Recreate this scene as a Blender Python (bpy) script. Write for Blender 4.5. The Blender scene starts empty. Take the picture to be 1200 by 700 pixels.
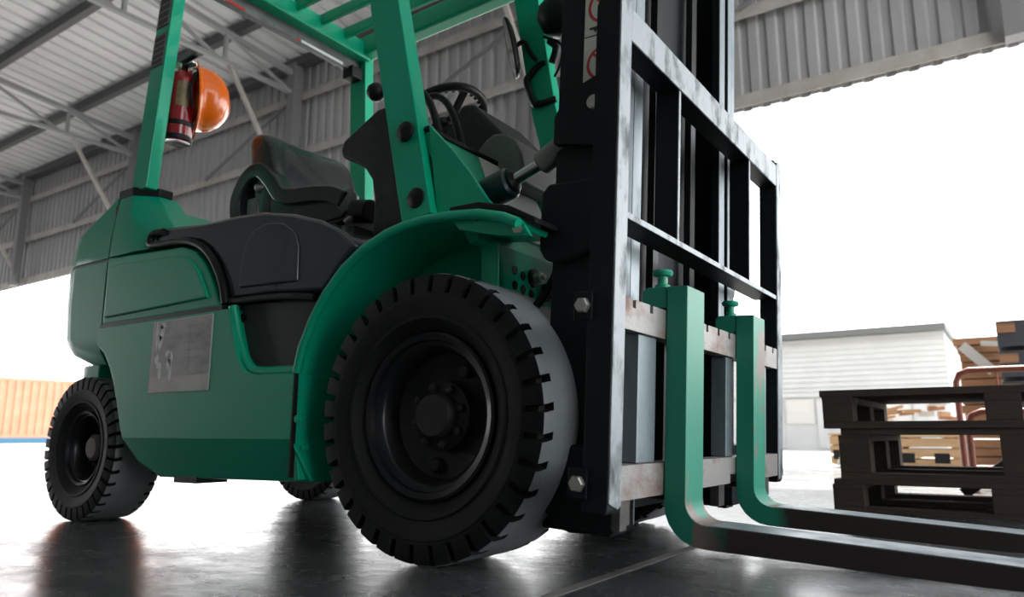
import bpy, bmesh, math, random
from mathutils import Vector, Matrix
random.seed(7)
S = bpy.context.scene
COL = S.collection
PI = math.pi

# ---------------------------------------------------------------- camera
F_PX = 863.65
cam_d = bpy.data.cameras.new('camera'); cam = bpy.data.objects.new('camera', cam_d); COL.objects.link(cam)
cam_d.sensor_fit = 'HORIZONTAL'; cam_d.sensor_width = 36.0; cam_d.lens = 36.0 * F_PX / 1200.0
cam_d.clip_start = 0.02; cam_d.clip_end = 400
cam.location = (1.1953, -1.9415, 0.3031)
cam.rotation_euler = (PI / 2 + math.radians(10.48), 0, math.radians(34.23))
cam_d.dof.use_dof = True; cam_d.dof.focus_distance = 2.0; cam_d.dof.aperture_fstop = 3.2
S.camera = cam

# ---------------------------------------------------------------- sky, sun, exposure
W = bpy.data.worlds.new('hazy_sky'); S.world = W; W.use_nodes = True
nt = W.node_tree; nt.nodes.clear()
wo = nt.nodes.new('ShaderNodeOutputWorld'); bg = nt.nodes.new('ShaderNodeBackground')
tc = nt.nodes.new('ShaderNodeTexCoord'); sx = nt.nodes.new('ShaderNodeSeparateXYZ'); cr = nt.nodes.new('ShaderNodeValToRGB')
nt.links.new(tc.outputs['Generated'], sx.inputs[0]); nt.links.new(sx.outputs['Z'], cr.inputs[0])
nt.links.new(cr.outputs[0], bg.inputs[0]); nt.links.new(bg.outputs[0], wo.inputs[0])
cr.color_ramp.elements[0].position = 0.0; cr.color_ramp.elements[0].color = (1.0, 1.0, 1.0, 1)
cr.color_ramp.elements[1].position = 0.75; cr.color_ramp.elements[1].color = (0.20, 0.215, 0.235, 1)
e_ = cr.color_ramp.elements.new(0.22); e_.color = (0.72, 0.73, 0.74, 1)
e_ = cr.color_ramp.elements.new(0.45); e_.color = (0.26, 0.27, 0.285, 1)
bg.inputs[1].default_value = 4.2

sun_d = bpy.data.lights.new('sun', 'SUN'); sun = bpy.data.objects.new('sun', sun_d); COL.objects.link(sun)
sun_d.energy = 10.0; sun_d.angle = math.radians(2.0); sun_d.color = (1.0, 0.95, 0.86)
sun_dir = Vector((-0.06, math.cos(math.radians(52)), math.sin(math.radians(52))))
sun.rotation_euler = sun_dir.to_track_quat('Z', 'Y').to_euler()
sun.location = (0, 20, 25)

S.view_settings.view_transform = 'Standard'; S.view_settings.look = 'None'
S.view_settings.exposure = 0.6; S.view_settings.gamma = 1.0; S.view_settings.use_curve_mapping = False

# ---------------------------------------------------------------- materials
def lin(c):
    return tuple((v / 12.92 if v <= 0.04045 else ((v + 0.055) / 1.055) ** 2.4) for v in c)
def rgb(r, g, b): return lin((r / 255, g / 255, b / 255))
MATS = {}
def mat(name, col, rough=0.5, metal=0.0, col2=None, scale=6.0, stretch=(1, 1, 1), lo=0.4, hi=0.65, bump=0.0, bscale=80.0,
        coat=0.0, rough2=None, spec=0.5, detail=6.0, emit=0.0):
    if name in MATS: return MATS[name]
    m = bpy.data.materials.new(name); m.use_nodes = True; n = m.node_tree; b = n.nodes['Principled BSDF']
    b.inputs['Base Color'].default_value = (*col, 1); b.inputs['Roughness'].default_value = rough
    b.inputs['Metallic'].default_value = metal; b.inputs['Coat Weight'].default_value = coat
    b.inputs['Coat Roughness'].default_value = 0.04; b.inputs['Specular IOR Level'].default_value = spec
    if emit: b.inputs['Emission Color'].default_value = (*col, 1); b.inputs['Emission Strength'].default_value = emit
    t = n.nodes.new('ShaderNodeTexCoord'); mp = n.nodes.new('ShaderNodeMapping'); n.links.new(t.outputs['Object'], mp.inputs[0])
    mp.inputs['Scale'].default_value = stretch
    if col2 is not None:
        no = n.nodes.new('ShaderNodeTexNoise'); no.inputs['Scale'].default_value = scale; no.inputs['Detail'].default_value = detail
        no.inputs['Roughness'].default_value = 0.62
        n.links.new(mp.outputs[0], no.inputs['Vector'])
        r = n.nodes.new('ShaderNodeValToRGB'); r.color_ramp.elements[0].position = lo; r.color_ramp.elements[1].position = hi
        r.color_ramp.elements[0].color = (*col, 1); r.color_ramp.elements[1].color = (*col2, 1)
        n.links.new(no.outputs['Fac'], r.inputs[0]); n.links.new(r.outputs[0], b.inputs['Base Color'])
        if rough2 is not None:
            mr = n.nodes.new('ShaderNodeMapRange'); mr.inputs['From Min'].default_value = lo; mr.inputs['From Max'].default_value = hi
            mr.inputs['To Min'].default_value = rough; mr.inputs['To Max'].default_value = rough2
            n.links.new(no.outputs['Fac'], mr.inputs['Value']); n.links.new(mr.outputs[0], b.inputs['Roughness'])
    if bump:
        n2 = n.nodes.new('ShaderNodeTexNoise'); n2.inputs['Scale'].default_value = bscale; n2.inputs['Detail'].default_value = 4
        n.links.new(mp.outputs[0], n2.inputs['Vector'])
        bp = n.nodes.new('ShaderNodeBump'); bp.inputs['Strength'].default_value = bump; bp.inputs['Distance'].default_value = 0.02
        n.links.new(n2.outputs['Fac'], bp.inputs['Height']); n.links.new(bp.outputs[0], b.inputs['Normal'])
    MATS[name] = m; return m

GREEN = mat('green_paint', (0.0, 0.43, 0.245), 0.42, 0, (0.0, 0.375, 0.205), 3.0, (1, 1, 1), 0.35, 0.7, coat=0.35, bump=0.008, bscale=25, spec=0.25)
GREENW = mat('scuffed_green_paint', (0.0, 0.36, 0.205), 0.42, 0, (0.045, 0.31, 0.175), 4.0, (0.7, 1, 8), 0.55, 0.85, coat=0.32, bump=0.012, bscale=6, spec=0.25)
GREENF = mat('worn_fork_green', (0.0, 0.30, 0.18), 0.45, 0, (0.17, 0.14, 0.12), 7.0, (1, 1, 0.35), 0.52, 0.60, rough2=0.5)
STEEL = mat('lit_worn_steel', (0.33, 0.37, 0.39), 0.48, 0.15, (0.06, 0.075, 0.085), 16.0, (1, 1, 0.5), 0.50, 0.66, rough2=0.6, bump=0.15, bscale=60)  # bare-steel wear, made paler to paint in light on the front faces
BLACKS = mat('black_mast_steel', (0.005, 0.0075, 0.009), 0.5, 0.0, (0.009, 0.0125, 0.0145), 5.0, (1, 1, .3), 0.4, 0.7, bump=0.04, spec=0.22)
BARE = mat('bare_rail_edge', (0.26, 0.31, 0.335), 0.4, 0.5, (0.16, 0.2, 0.22), 12.0, (1, 1, 0.4), 0.45, 0.7, rough2=0.6)
BARSTEEL = mat('rusty_bar_steel', (0.33, 0.32, 0.31), 0.5, 0.4, (0.20, 0.12, 0.09), 5.0, (1, 1, 1.5), 0.45, 0.62, rough2=0.65, bump=0.1)
def fork_mat():
    m = bpy.data.materials.new('worn_green_fork'); m.use_nodes = True; n = m.node_tree; b = n.nodes['Principled BSDF']
    t = n.nodes.new('ShaderNodeTexCoord'); sp = n.nodes.new('ShaderNodeSeparateXYZ'); n.links.new(t.outputs['Object'], sp.inputs[0])
    no = n.nodes.new('ShaderNodeTexNoise'); no.inputs['Scale'].default_value = 9; no.inputs['Detail'].default_value = 8
    mp = n.nodes.new('ShaderNodeMapping'); mp.inputs['Scale'].default_value = (1, 1.3, 0.5); n.links.new(t.outputs['Object'], mp.inputs[0]); n.links.new(mp.outputs[0], no.inputs['Vector'])
    def mth(op, a, v=None, c=None):
        x = n.nodes.new('ShaderNodeMath'); x.operation = op
        for i, q in enumerate((a, v, c)):
            if q is None: continue
            if isinstance(q, (int, float)): x.inputs[i].default_value = q
            else: n.links.new(q, x.inputs[i])
        return x.outputs[0]
    def ramp(val, lo, hi):
        r = n.nodes.new('ShaderNodeMapRange'); r.inputs['From Min'].default_value = lo; r.inputs['From Max'].default_value = hi; n.links.new(val, r.inputs['Value']); return r.outputs[0]
    def mix(f, a, c):
        x = n.nodes.new('ShaderNodeMix'); x.data_type = 'RGBA'; n.links.new(f, x.inputs[0])
        for q, k in ((a, 6), (c, 7)):
            if isinstance(q, tuple): x.inputs[k].default_value = (*q, 1)
            else: n.links.new(q, x.inputs[k])
        return x.outputs[2]
    # bare steel patches, more of them low down on the shank
    low = mth('MULTIPLY', mth('SUBTRACT', 0.42, sp.outputs['Z']), 0.30)
    sn = n.nodes.new('ShaderNodeSeparateXYZ'); n.links.new(t.outputs['Normal'], sn.inputs[0])
    side = ramp(mth('ABSOLUTE', sn.outputs['Y']), 0.75, 0.35)
    low = mth('ADD', low, mth('MULTIPLY', mth('SUBTRACT', side, 1.0), 0.11))
    wear = ramp(mth('ADD', no.outputs['Fac'], low), 0.57, 0.61)
    c = mix(wear, (0.018, 0.255, 0.165), (0.22, 0.175, 0.15))
    # paint gone from the blade
    bl = ramp(mth('ADD', sp.outputs['X'], mth('MULTIPLY', no.outputs['Fac'], 0.14)), 0.700, 0.745)
    c = mix(bl, c, (0.035, 0.027, 0.024))
    n.links.new(c, b.inputs['Base Color']); b.inputs['Roughness'].default_value = 0.45
    return m
FORKM = fork_mat()
LUGM = mat('dark_lug_steel', (0.06, 0.06, 0.06), 0.5, 0.2, (0.12, 0.11, 0.10), 20)
FORKST = mat('dark_fork_steel', (0.035, 0.027, 0.024), 0.4, 0.2, (0.07, 0.05, 0.045), 9.0, (0.4, 1, 1), 0.45, 0.7)
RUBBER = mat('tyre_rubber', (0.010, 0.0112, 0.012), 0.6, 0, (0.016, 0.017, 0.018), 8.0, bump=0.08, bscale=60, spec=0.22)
TREAD = mat('lit_tread_rubber', (0.20, 0.225, 0.23), 0.5, 0, (0.26, 0.285, 0.29), 6.0, bump=0.1, bscale=70)  # tread tone raised far above the sidewall to paint in front light
RIM = mat('black_rim_paint', (0.014, 0.016, 0.018), 0.32, 0.3, (0.03, 0.03, 0.032), 10, coat=0.2, spec=0.22)
HUBM = mat('hub_metal', (0.035, 0.035, 0.036), 0.5, 0.3, (0.06, 0.045, 0.04), 14, spec=0.22)
PLAST = mat('glossy_charcoal_plastic', (0.022, 0.031, 0.038), 0.18, 0, (0.030, 0.041, 0.049), 3, lo=0.25, hi=0.8, coat=0.5)
PLASM = mat('matte_charcoal_plastic', (0.040, 0.041, 0.043), 0.55, 0, (0.052, 0.053, 0.055), 30, bump=0.08, bscale=250, spec=0.22)
DGREY = mat('dark_grey_panel', (0.045, 0.047, 0.047), 0.5, 0, (0.055, 0.056, 0.056), 8, spec=0.22)
VINYL = mat('black_seat_vinyl', (0.012, 0.020, 0.021), 0.26, 0, (0.016, 0.025, 0.026), 20, bump=0.03, bscale=200, coat=0.25)
BLK = mat('black_rubber_trim', (0.010, 0.011, 0.012), 0.42, spec=0.22)
CHROME = mat('chrome_rod', (0.62, 0.66, 0.66), 0.14, 1.0)
CYLG = mat('dark_green_cylinder', (0.008, 0.035, 0.032), 0.35, 0.1, coat=0.2)
GREY = mat('grey_plastic_boot', (0.17, 0.18, 0.165), 0.5)
SILV = mat('zinc_bolt', (0.5, 0.48, 0.43), 0.35, 0.8)
WHITEP = mat('white_panel_paint', (0.82, 0.83, 0.80), 0.45, 0, (0.74, 0.75, 0.72), 5)
LABEL = mat('weathered_label', (0.42, 0.405, 0.39), 0.5, 0, (0.24, 0.23, 0.225), 8.0, (0.8, 1, 1.6), 0.42, 0.66)
LABELB = mat('pale_label_margin', (0.60, 0.57, 0.54), 0.55, 0, (0.48, 0.455, 0.43), 12, lo=.45, hi=.7)
PEEL = mat('peeled_label_white', (0.88, 0.88, 0.86), 0.6)
STICK = mat('sticker_paper', (0.50, 0.55, 0.47), 0.5)
REDI = mat('red_print', (0.40, 0.03, 0.03), 0.5)
BLKI = mat('black_print', (0.01, 0.01, 0.01), 0.45)
GRYI = mat('grey_print', (0.27, 0.28, 0.27), 0.5)
REFR = mat('red_reflective_tape', (0.55, 0.03, 0.03), 0.35)
REFW = mat('white_reflective_tape', (0.75, 0.75, 0.75), 0.35)
REFO = mat('orange_tape', (0.7, 0.16, 0.04), 0.4)
PLATEG = mat('grey_reflector_plate', (0.14, 0.145, 0.15), 0.35, 0.5, (0.2, 0.2, 0.2), 20, (1, .3, 1))
ORANGE = mat('orange_helmet_plastic', (0.85, 0.155, 0.008), 0.22, coat=0.5)
ORAIN = mat('orange_red_strap', (0.75, 0.07, 0.012), 0.5)
REDX = mat('red_extinguisher_paint', (0.26, 0.006, 0.012), 0.22, coat=0.6)
BRASS = mat('gold_label', (0.22, 0.17, 0.08), 0.45, 0.2, (0.12, 0.1, 0.06), 30)
GLASS = mat('mirror_glass', (0.8, 0.82, 0.84), 0.06, 1.0)
LENS = mat('lamp_lens', (0.85, 0.87, 0.88), 0.12, 0.3)
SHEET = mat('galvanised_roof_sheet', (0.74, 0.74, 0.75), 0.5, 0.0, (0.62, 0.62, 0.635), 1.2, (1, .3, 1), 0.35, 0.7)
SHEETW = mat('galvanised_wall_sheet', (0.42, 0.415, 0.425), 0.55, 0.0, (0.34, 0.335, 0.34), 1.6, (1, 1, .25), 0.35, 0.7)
PURL = mat('dark_purlin_steel', (0.085, 0.085, 0.088), 0.6)
GIRT = mat('pale_girt_steel', (0.45, 0.43, 0.41), 0.6, 0, (0.36, 0.33, 0.30), 3)
TRUSS = mat('grey_truss_steel', (0.30, 0.30, 0.31), 0.55)
COLM = mat('grey_column_steel', (0.20, 0.20, 0.21), 0.6)
ORC = mat('orange_container_paint', (0.80, 0.33, 0.21), 0.5, 0, (0.74, 0.28, 0.17), 2)
BLUEB = mat('blue_skid_paint', (0.05, 0.20, 0.34), 0.5)
WALLW = mat('white_siding', (0.52, 0.52, 0.51), 0.6, 0, (0.48, 0.48, 0.47), 2)
ROOFG = mat('grey_roof_edge', (0.10, 0.105, 0.10), 0.6)
WINB = mat('pale_shutter', (0.55, 0.53, 0.50), 0.5)
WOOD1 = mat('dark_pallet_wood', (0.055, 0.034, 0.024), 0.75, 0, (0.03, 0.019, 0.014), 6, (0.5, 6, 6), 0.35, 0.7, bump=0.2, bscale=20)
WOOD2 = mat('brown_scrap_wood', (0.33, 0.17, 0.085), 0.7, 0, (0.20, 0.10, 0.055), 6, (0.5, 6, 6), 0.35, 0.7)
WOOD3 = mat('pale_crate_wood', (0.46, 0.30, 0.16), 0.7, 0, (0.36, 0.21, 0.11), 4, (0.5, 6, 6), 0.35, 0.7)
TARP = mat('dark_slate_board', (0.05, 0.055, 0.065), 0.45)
RUST = mat('rust_red_tube', (0.23, 0.06, 0.035), 0.5, 0.2, (0.15, 0.05, 0.035), 15)
SEAL = mat('pale_joint_filler', (0.22, 0.21, 0.19), 0.6, 0, (0.12, 0.115, 0.11), 15, lo=0.35, hi=0.7)
PAVE = mat('sunlit_paving', (0.55, 0.55, 0.54), 0.8, 0, (0.48, 0.48, 0.47), 0.6)

def floor_mat():
    m = bpy.data.materials.new('polished_concrete'); m.use_nodes = True; n = m.node_tree; b = n.nodes['Principled BSDF']
    t = n.nodes.new('ShaderNodeTexCoord')
    def noise(sc, det=8, ro=0.6, st=(1, 1, 1)):
        mp = n.nodes.new('ShaderNodeMapping'); mp.inputs['Scale'].default_value = st
        n.links.new(t.outputs['Object'], mp.inputs[0])
        x = n.nodes.new('ShaderNodeTexNoise'); x.inputs['Scale'].default_value = sc; x.inputs['Detail'].default_value = det
        x.inputs['Roughness'].default_value = ro; n.links.new(mp.outputs[0], x.inputs['Vector']); return x
    a = noise(1.3); r = n.nodes.new('ShaderNodeValToRGB')
    r.color_ramp.elements[0].position = 0.3; r.color_ramp.elements[1].position = 0.72
    r.color_ramp.elements[0].color = (0.045, 0.050, 0.053, 1); r.color_ramp.elements[1].color = (0.105, 0.11, 0.112, 1)
    n.links.new(a.outputs['Fac'], r.inputs[0]); n.links.new(r.outputs[0], b.inputs['Base Color'])
    c = noise(5.0, 10, 0.7, (1, 1.4, 1)); mr = n.nodes.new('ShaderNodeMapRange')
    mr.inputs['From Min'].default_value = 0.3; mr.inputs['From Max'].default_value = 0.7
    mr.inputs['To Min'].default_value = 0.14; mr.inputs['To Max'].default_value = 0.34
    n.links.new(c.outputs['Fac'], mr.inputs['Value']); n.links.new(mr.outputs[0], b.inputs['Roughness'])
    d = noise(22, 8, 0.7); bp = n.nodes.new('ShaderNodeBump'); bp.inputs['Strength'].default_value = 0.10
    bp.inputs['Distance'].default_value = 0.01
    n.links.new(d.outputs['Fac'], bp.inputs['Height']); n.links.new(bp.outputs[0], b.inputs['Normal'])
    b.inputs['Specular IOR Level'].default_value = 0.6
    return m
CONC = floor_mat()

# ---------------------------------------------------------------- mesh helpers
def finish(bm, name, m, parent=None, bevel=0.0, seg=2, smooth=40, xf=None, bang=32):
    if bevel > 0:
        bmesh.ops.recalc_face_normals(bm, faces=bm.faces)
        es = [e for e in bm.edges if len(e.link_faces) == 2 and e.calc_face_angle(0) > math.radians(bang)]
        if es:
            bmesh.ops.bevel(bm, geom=es, offset=bevel, offset_type='OFFSET', segments=seg, profile=0.5, affect='EDGES', clamp_overlap=True)
    bmesh.ops.recalc_face_normals(bm, faces=bm.faces)
    if xf is not None: bmesh.ops.transform(bm, matrix=xf, verts=bm.verts)
    me = bpy.data.meshes.new(name); bm.to_mesh(me); bm.free()
    if isinstance(m, (list, tuple)):
        for k in m: me.materials.append(k)
    else: me.materials.append(m)
    if smooth:
        me.shade_smooth(); me.set_sharp_from_angle(angle=math.radians(smooth))
    o = bpy.data.objects.new(name, me); COL.objects.link(o)
    if bevel > 0 and smooth:
        w = o.modifiers.new('normals', 'WEIGHTED_NORMAL'); w.keep_sharp = True; w.weight = 100
    if parent is not None: o.parent = parent
    return o
def a_box(bm, x0, x1, y0, y1, z0, z1):
    v = [bm.verts.new(p) for p in ((x0,y0,z0),(x1,y0,z0),(x1,y1,z0),(x0,y1,z0),(x0,y0,z1),(x1,y0,z1),(x1,y1,z1),(x0,y1,z1))]
    for f in ((0,3,2,1),(4,5,6,7),(0,1,5,4),(1,2,6,5),(2,3,7,6),(3,0,4,7)): bm.faces.new([v[i] for i in f])
    return v
def box(name, m, parent, x0, x1, y0, y1, z0, z1, bevel=0.0, xf=None, seg=2):
    bm = bmesh.new(); a_box(bm, x0, x1, y0, y1, z0, z1); return finish(bm, name, m, parent, bevel, seg, 40, xf)
def a_prism(bm, pts, axis, a, b):
    def P(u, v, w):
        return {'x': (w, u, v), 'y': (u, w, v), 'z': (u, v, w)}[axis]
    A = [bm.verts.new(P(u, v, a)) for u, v in pts]; B = [bm.verts.new(P(u, v, b)) for u, v in pts]
    n = len(pts); bm.faces.new(A); bm.faces.new(B[::-1])
    for i in range(n): bm.faces.new((A[i], A[(i + 1) % n], B[(i + 1) % n], B[i]))
def prism(name, m, parent, pts, axis, a, b, bevel=0.0, xf=None, seg=2, bang=32):
    bm = bmesh.new(); a_prism(bm, pts, axis, a, b); return finish(bm, name, m, parent, bevel, seg, 40, xf, bang)
def frame(d):
    d = Vector(d).normalized(); u = Vector((0, 0, 1)) if abs(d.z) < 0.9 else Vector((1, 0, 0))
    a = d.cross(u).normalized(); b = d.cross(a).normalized(); return d, a, b
def a_lathe(bm, prof, c, d, n=32, close=True):
    d, a, b = frame(d); c = Vector(c); rings = []
    for r, h in prof:
        if r < 1e-6: rings.append([bm.verts.new(c + d * h)])
        else: rings.append([bm.verts.new(c + d * h + (a * math.cos(2*PI*k/n) + b * math.sin(2*PI*k/n)) * r) for k in range(n)])
    for i in range(len(rings) - 1):
        A, B = rings[i], rings[i + 1]
        for k in range(n):
            k2 = (k + 1) % n
            if len(A) == 1 and len(B) == 1: continue
            if len(A) == 1: bm.faces.new((A[0], B[k], B[k2]))
            elif len(B) == 1: bm.faces.new((A[k], A[k2], B[0]))
            else: bm.faces.new((A[k], A[k2], B[k2], B[k]))
def lathe(name, m, parent, prof, c, d, n=32, xf=None, smooth=40):
    bm = bmesh.new(); a_lathe(bm, prof, c, d, n); return finish(bm, name, m, parent, 0, 2, smooth, xf)
def cyl(name, m, parent, p0, p1, r, n=24, xf=None, ch=0.15):
    L = (Vector(p1) - Vector(p0)).length; e = min(r * ch, L * 0.3)
    return lathe(name, m, parent, [(0, 0), (r - e, 0), (r, e), (r, L - e), (r - e, L), (0, L)], p0, Vector(p1) - Vector(p0), n, xf)
def smoothpath(pts, k=6):
    P = [Vector(p) for p in pts]; out = []
    for i in range(len(P) - 1):
        p0 = P[max(i - 1, 0)]; p1 = P[i]; p2 = P[i + 1]; p3 = P[min(i + 2, len(P) - 1)]
        for j in range(k):
            t = j / k
            out.append(0.5 * ((2 * p1) + (p2 - p0) * t + (2*p0 - 5*p1 + 4*p2 - p3) * t*t + (3*p1 - p0 - 3*p2 + p3) * t**3))
    out.append(P[-1]); return out
def a_tube(bm, pts, r, n=10, closed=False):
    P = [Vector(p) for p in pts]; m = len(P); rings = []; up = None
    for i in range(m):
        if closed: t = P[(i + 1) % m] - P[i - 1]
        else: t = P[min(i + 1, m - 1)] - P[max(i - 1, 0)]
        t.normalize()
        if up is None:
            up = Vector((0, 0, 1)) if abs(t.z) < 0.9 else Vector((0, 1, 0))
        a = (up - t * up.dot(t)).normalized(); up = a; b = t.cross(a)
        rr = r[i] if isinstance(r, (list, tuple)) else r
        rings.append([bm.verts.new(P[i] + (a * math.cos(2*PI*k/n) + b * math.sin(2*PI*k/n)) * rr) for k in range(n)])
    for i in range(m if closed else m - 1):
        A, B = rings[i], rings[(i + 1) % m]
        for k in range(n): bm.faces.new((A[k], A[(k + 1) % n], B[(k + 1) % n], B[k]))
    if not closed: bm.faces.new(rings[0][::-1]); bm.faces.new(rings[-1])
def tube(name, m, parent, pts, r, n=10, closed=False, xf=None, smooth_k=0):
    bm = bmesh.new(); a_tube(bm, smoothpath(pts, smooth_k) if smooth_k else pts, r, n, closed); return finish(bm, name, m, parent, 0, 2, 50, xf)
def bar(name, m, parent, p0, p1, w, h, bevel=0.0, up=(0, 0, 1), xf=None):
    # rectangular bar between two points: w across, h along 'up'
    p0 = Vector(p0); p1 = Vector(p1); d = (p1 - p0); L = d.length; d.normalize()
    s = d.cross(Vector(up)).normalized(); u = s.cross(d).normalized()
    M = Matrix(((d.x, s.x, u.x, p0.x), (d.y, s.y, u.y, p0.y), (d.z, s.z, u.z, p0.z), (0, 0, 0, 1)))
    bm = bmesh.new(); a_box(bm, 0, L, -w/2, w/2, -h/2, h/2)
    return finish(bm, name, m, parent, bevel, 2, 40, (xf @ M) if xf is not None else M)
def sections(name, m, parent, secs, bevel=0, cap=True, smooth=40, xf=None):
    # loft through equal-length loops of 3-D points
    bm = bmesh.new(); R = [[bm.verts.new(p) for p in s] for s in secs]; n = len(secs[0])
    for i in range(len(R) - 1):
        for k in range(n): bm.faces.new((R[i][k], R[i][(k+1) % n], R[i+1][(k+1) % n], R[i+1][k]))
    if cap: bm.faces.new(R[0][::-1]); bm.faces.new(R[-1])
    return finish(bm, name, m, parent, bevel, 2, smooth, xf)
def empty(name, loc=(0, 0, 0)):
    o = bpy.data.objects.new(name, None); o.location = loc; COL.objects.link(o); return o
def tag(o, label, cat, group=None, kind=None):
    o['label'] = label; o['category'] = cat
    if group: o['group'] = group
    if kind: o['kind'] = kind
    return o
def struct(o, label=None):
    o['kind'] = 'structure'
    if label: o['label'] = label
    return o

# ================================================================ SETTING
YW = 5.2; YN = -4.6; X0 = -34.0; X1 = 5.2; ZB = 3.6; ZE = 6.22; YR = 0.3; SL = 0.10
def roof_z(y): return ZE + SL * ((YW - y) if y > YR else (y - YN) * (YW - YR) / (YR - YN))
bm = bmesh.new(); a_box(bm, X0, X1, YN, YW, -0.2, 0.0)
floor = struct(finish(bm, 'floor', CONC, None, 0, 2, 0), 'dark polished concrete warehouse floor')
box('floor_joint', SEAL, floor, 0.405, 0.432, -3.2, 0.10, -0.01, 0.0012)
box('floor_joint', SEAL, floor, -6.0, -5.98, -6.0, YW, -0.01, 0.0012)
bm = bmesh.new(); a_box(bm, -120, 120, -60, 140, -0.4, -0.03)
struct(finish(bm, 'ground', PAVE, None, 0, 2, 0), 'sunlit pale paving outside the warehouse')

def corrugated(name, m, p, L, along, across, up, prof, thick=0.0):
    # sheet: starts at p, runs L along `along` with a repeated profile, spans the list of points `across`
    per = prof[-1][0]; n = int(L / per); bm = bmesh.new(); p = Vector(p); along = Vector(along); up = Vector(up)
    rows = [[] for _ in across]
    for i in range(n):
        for s, h in prof[:-1]:
            for j, a in enumerate(across): rows[j].append(bm.verts.new(p + along * (i * per + s) + up * h + Vector(a)))
    for j in range(len(rows) - 1):
        A, B = rows[j], rows[j + 1]
        for k in range(len(A) - 1): bm.faces.new((A[k], A[k + 1], B[k + 1], B[k]))
    return finish(bm, name, m, None, 0, 2, 0)
rp = [(0, 0), (0.21, 0), (0.225, 0.045), (0.285, 0.045), (0.30, 0)]
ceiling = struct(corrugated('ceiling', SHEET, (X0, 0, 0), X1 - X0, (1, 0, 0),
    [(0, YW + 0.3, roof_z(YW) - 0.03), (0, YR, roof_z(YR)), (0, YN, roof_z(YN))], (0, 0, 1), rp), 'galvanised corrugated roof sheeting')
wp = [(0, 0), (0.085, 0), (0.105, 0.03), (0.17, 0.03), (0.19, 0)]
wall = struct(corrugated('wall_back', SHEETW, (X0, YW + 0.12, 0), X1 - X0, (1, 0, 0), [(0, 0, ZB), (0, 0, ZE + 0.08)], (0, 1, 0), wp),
    'grey corrugated wall cladding hung above the open side')
PANEL = mat('unseen_dark_wall', (0.12, 0.125, 0.13), 0.6)  # kept dark so the unseen walls bounce little light onto the truck
struct(box('wall_right_added', PANEL, None, X1 - 0.15, X1, YN, -2.6, 0.0, ZE), 'dark end wall added out of view to cut side light')  # added out of view to block light on the truck's near side
wn = struct(corrugated('wall_front_unseen', PANEL, (-10.7, YN, 0), X1 + 10.7, (1, 0, 0), [(0, 0, 0), (0, 0, ZE + 0.05)], (0, -1, 0), wp), 'unseen dark corrugated wall set close to cut side light')  # unseen wall, moved in close and darkened to dim the near side
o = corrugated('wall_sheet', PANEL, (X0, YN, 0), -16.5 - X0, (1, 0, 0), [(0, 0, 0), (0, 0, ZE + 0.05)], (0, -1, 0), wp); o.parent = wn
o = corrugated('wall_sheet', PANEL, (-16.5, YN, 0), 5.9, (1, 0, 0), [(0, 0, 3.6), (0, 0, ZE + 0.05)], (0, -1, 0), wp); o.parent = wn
for z in (3.70, 4.67, 5.62):
    bm = bmesh.new(); a_box(bm, X0, X1, YW + 0.02, YW + 0.11, z - 0.035, z + 0.035); a_box(bm, X0, X1, YW + 0.02, YW + 0.03, z - 0.035, z - 0.10)
    finish(bm, 'girt', GIRT, wall, 0, 2, 0)
bm = bmesh.new(); a_box(bm, X0, X1, YW - 0.12, YW + 0.06, ZE - 0.14, ZE - 0.02); finish(bm, 'eaves_beam', PURL, ceiling, 0, 2, 0)
for y in (4.08, 2.62, 1.15, -0.3, -1.75, -3.2):
    z = roof_z(y) - 0.02
    bm = bmesh.new(); a_box(bm, X0, X1, y - 0.035, y + 0.035, z - 0.15, z); a_box(bm, X0, X1, y - 0.035, y + 0.07, z - 0.162, z - 0.15)
    finish(bm, 'purlin', PURL, ceiling, 0, 2, 0)
for i in range(8):
    x = 1.5 - 4.65 * i
    zc = 5.63
    col = box('column', COLM, wall, x - 0.08, x + 0.08, YW - 0.14, YW + 0.02, ZB - 0.02, ZE - 0.1)
    if x < -28: continue
    bar('truss_chord', TRUSS, ceiling, (x, YW - 0.05, zc), (x, YN + 0.1, zc), 0.07, 0.06)
    bar('truss_top_chord', TRUSS, ceiling, (x, YW - 0.05, roof_z(YW) - 0.27), (x, YR, roof_z(YR) - 0.27), 0.08, 0.08)
    ys = [3.88, 2.4, 0.9, -0.6, -2.2, -3.4]
    prev = (x, YW - 0.05, zc)
    for y in ys:
        bar('truss_strut', TRUSS, ceiling, (x, y, zc), (x, y, roof_z(y) - 0.25), 0.05, 0.05, up=(1, 0, 0))
        bar('truss_diagonal', TRUSS, ceiling, (x, prev[1] - 0.1, zc), (x, y, roof_z(y) - 0.28), 0.045, 0.045, up=(1, 0, 0))
        prev = (x, y, zc)
    bar('knee_brace', GIRT, ceiling, (x, 3.95, zc), (x, YW - 0.06, 3.9), 0.055, 0.055, up=(1, 0, 0))
    bar('wall_brace', COLM, wall, (x - 2.3, YW - 0.02, 4.67), (x, YW - 0.02, 5.6), 0.04, 0.04)

# ================================================================ FORKLIFT
FL = empty('forklift', (0, 0, 0))
tag(FL, 'green counterbalance forklift truck with black mast and black tyres', 'forklift')

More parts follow.
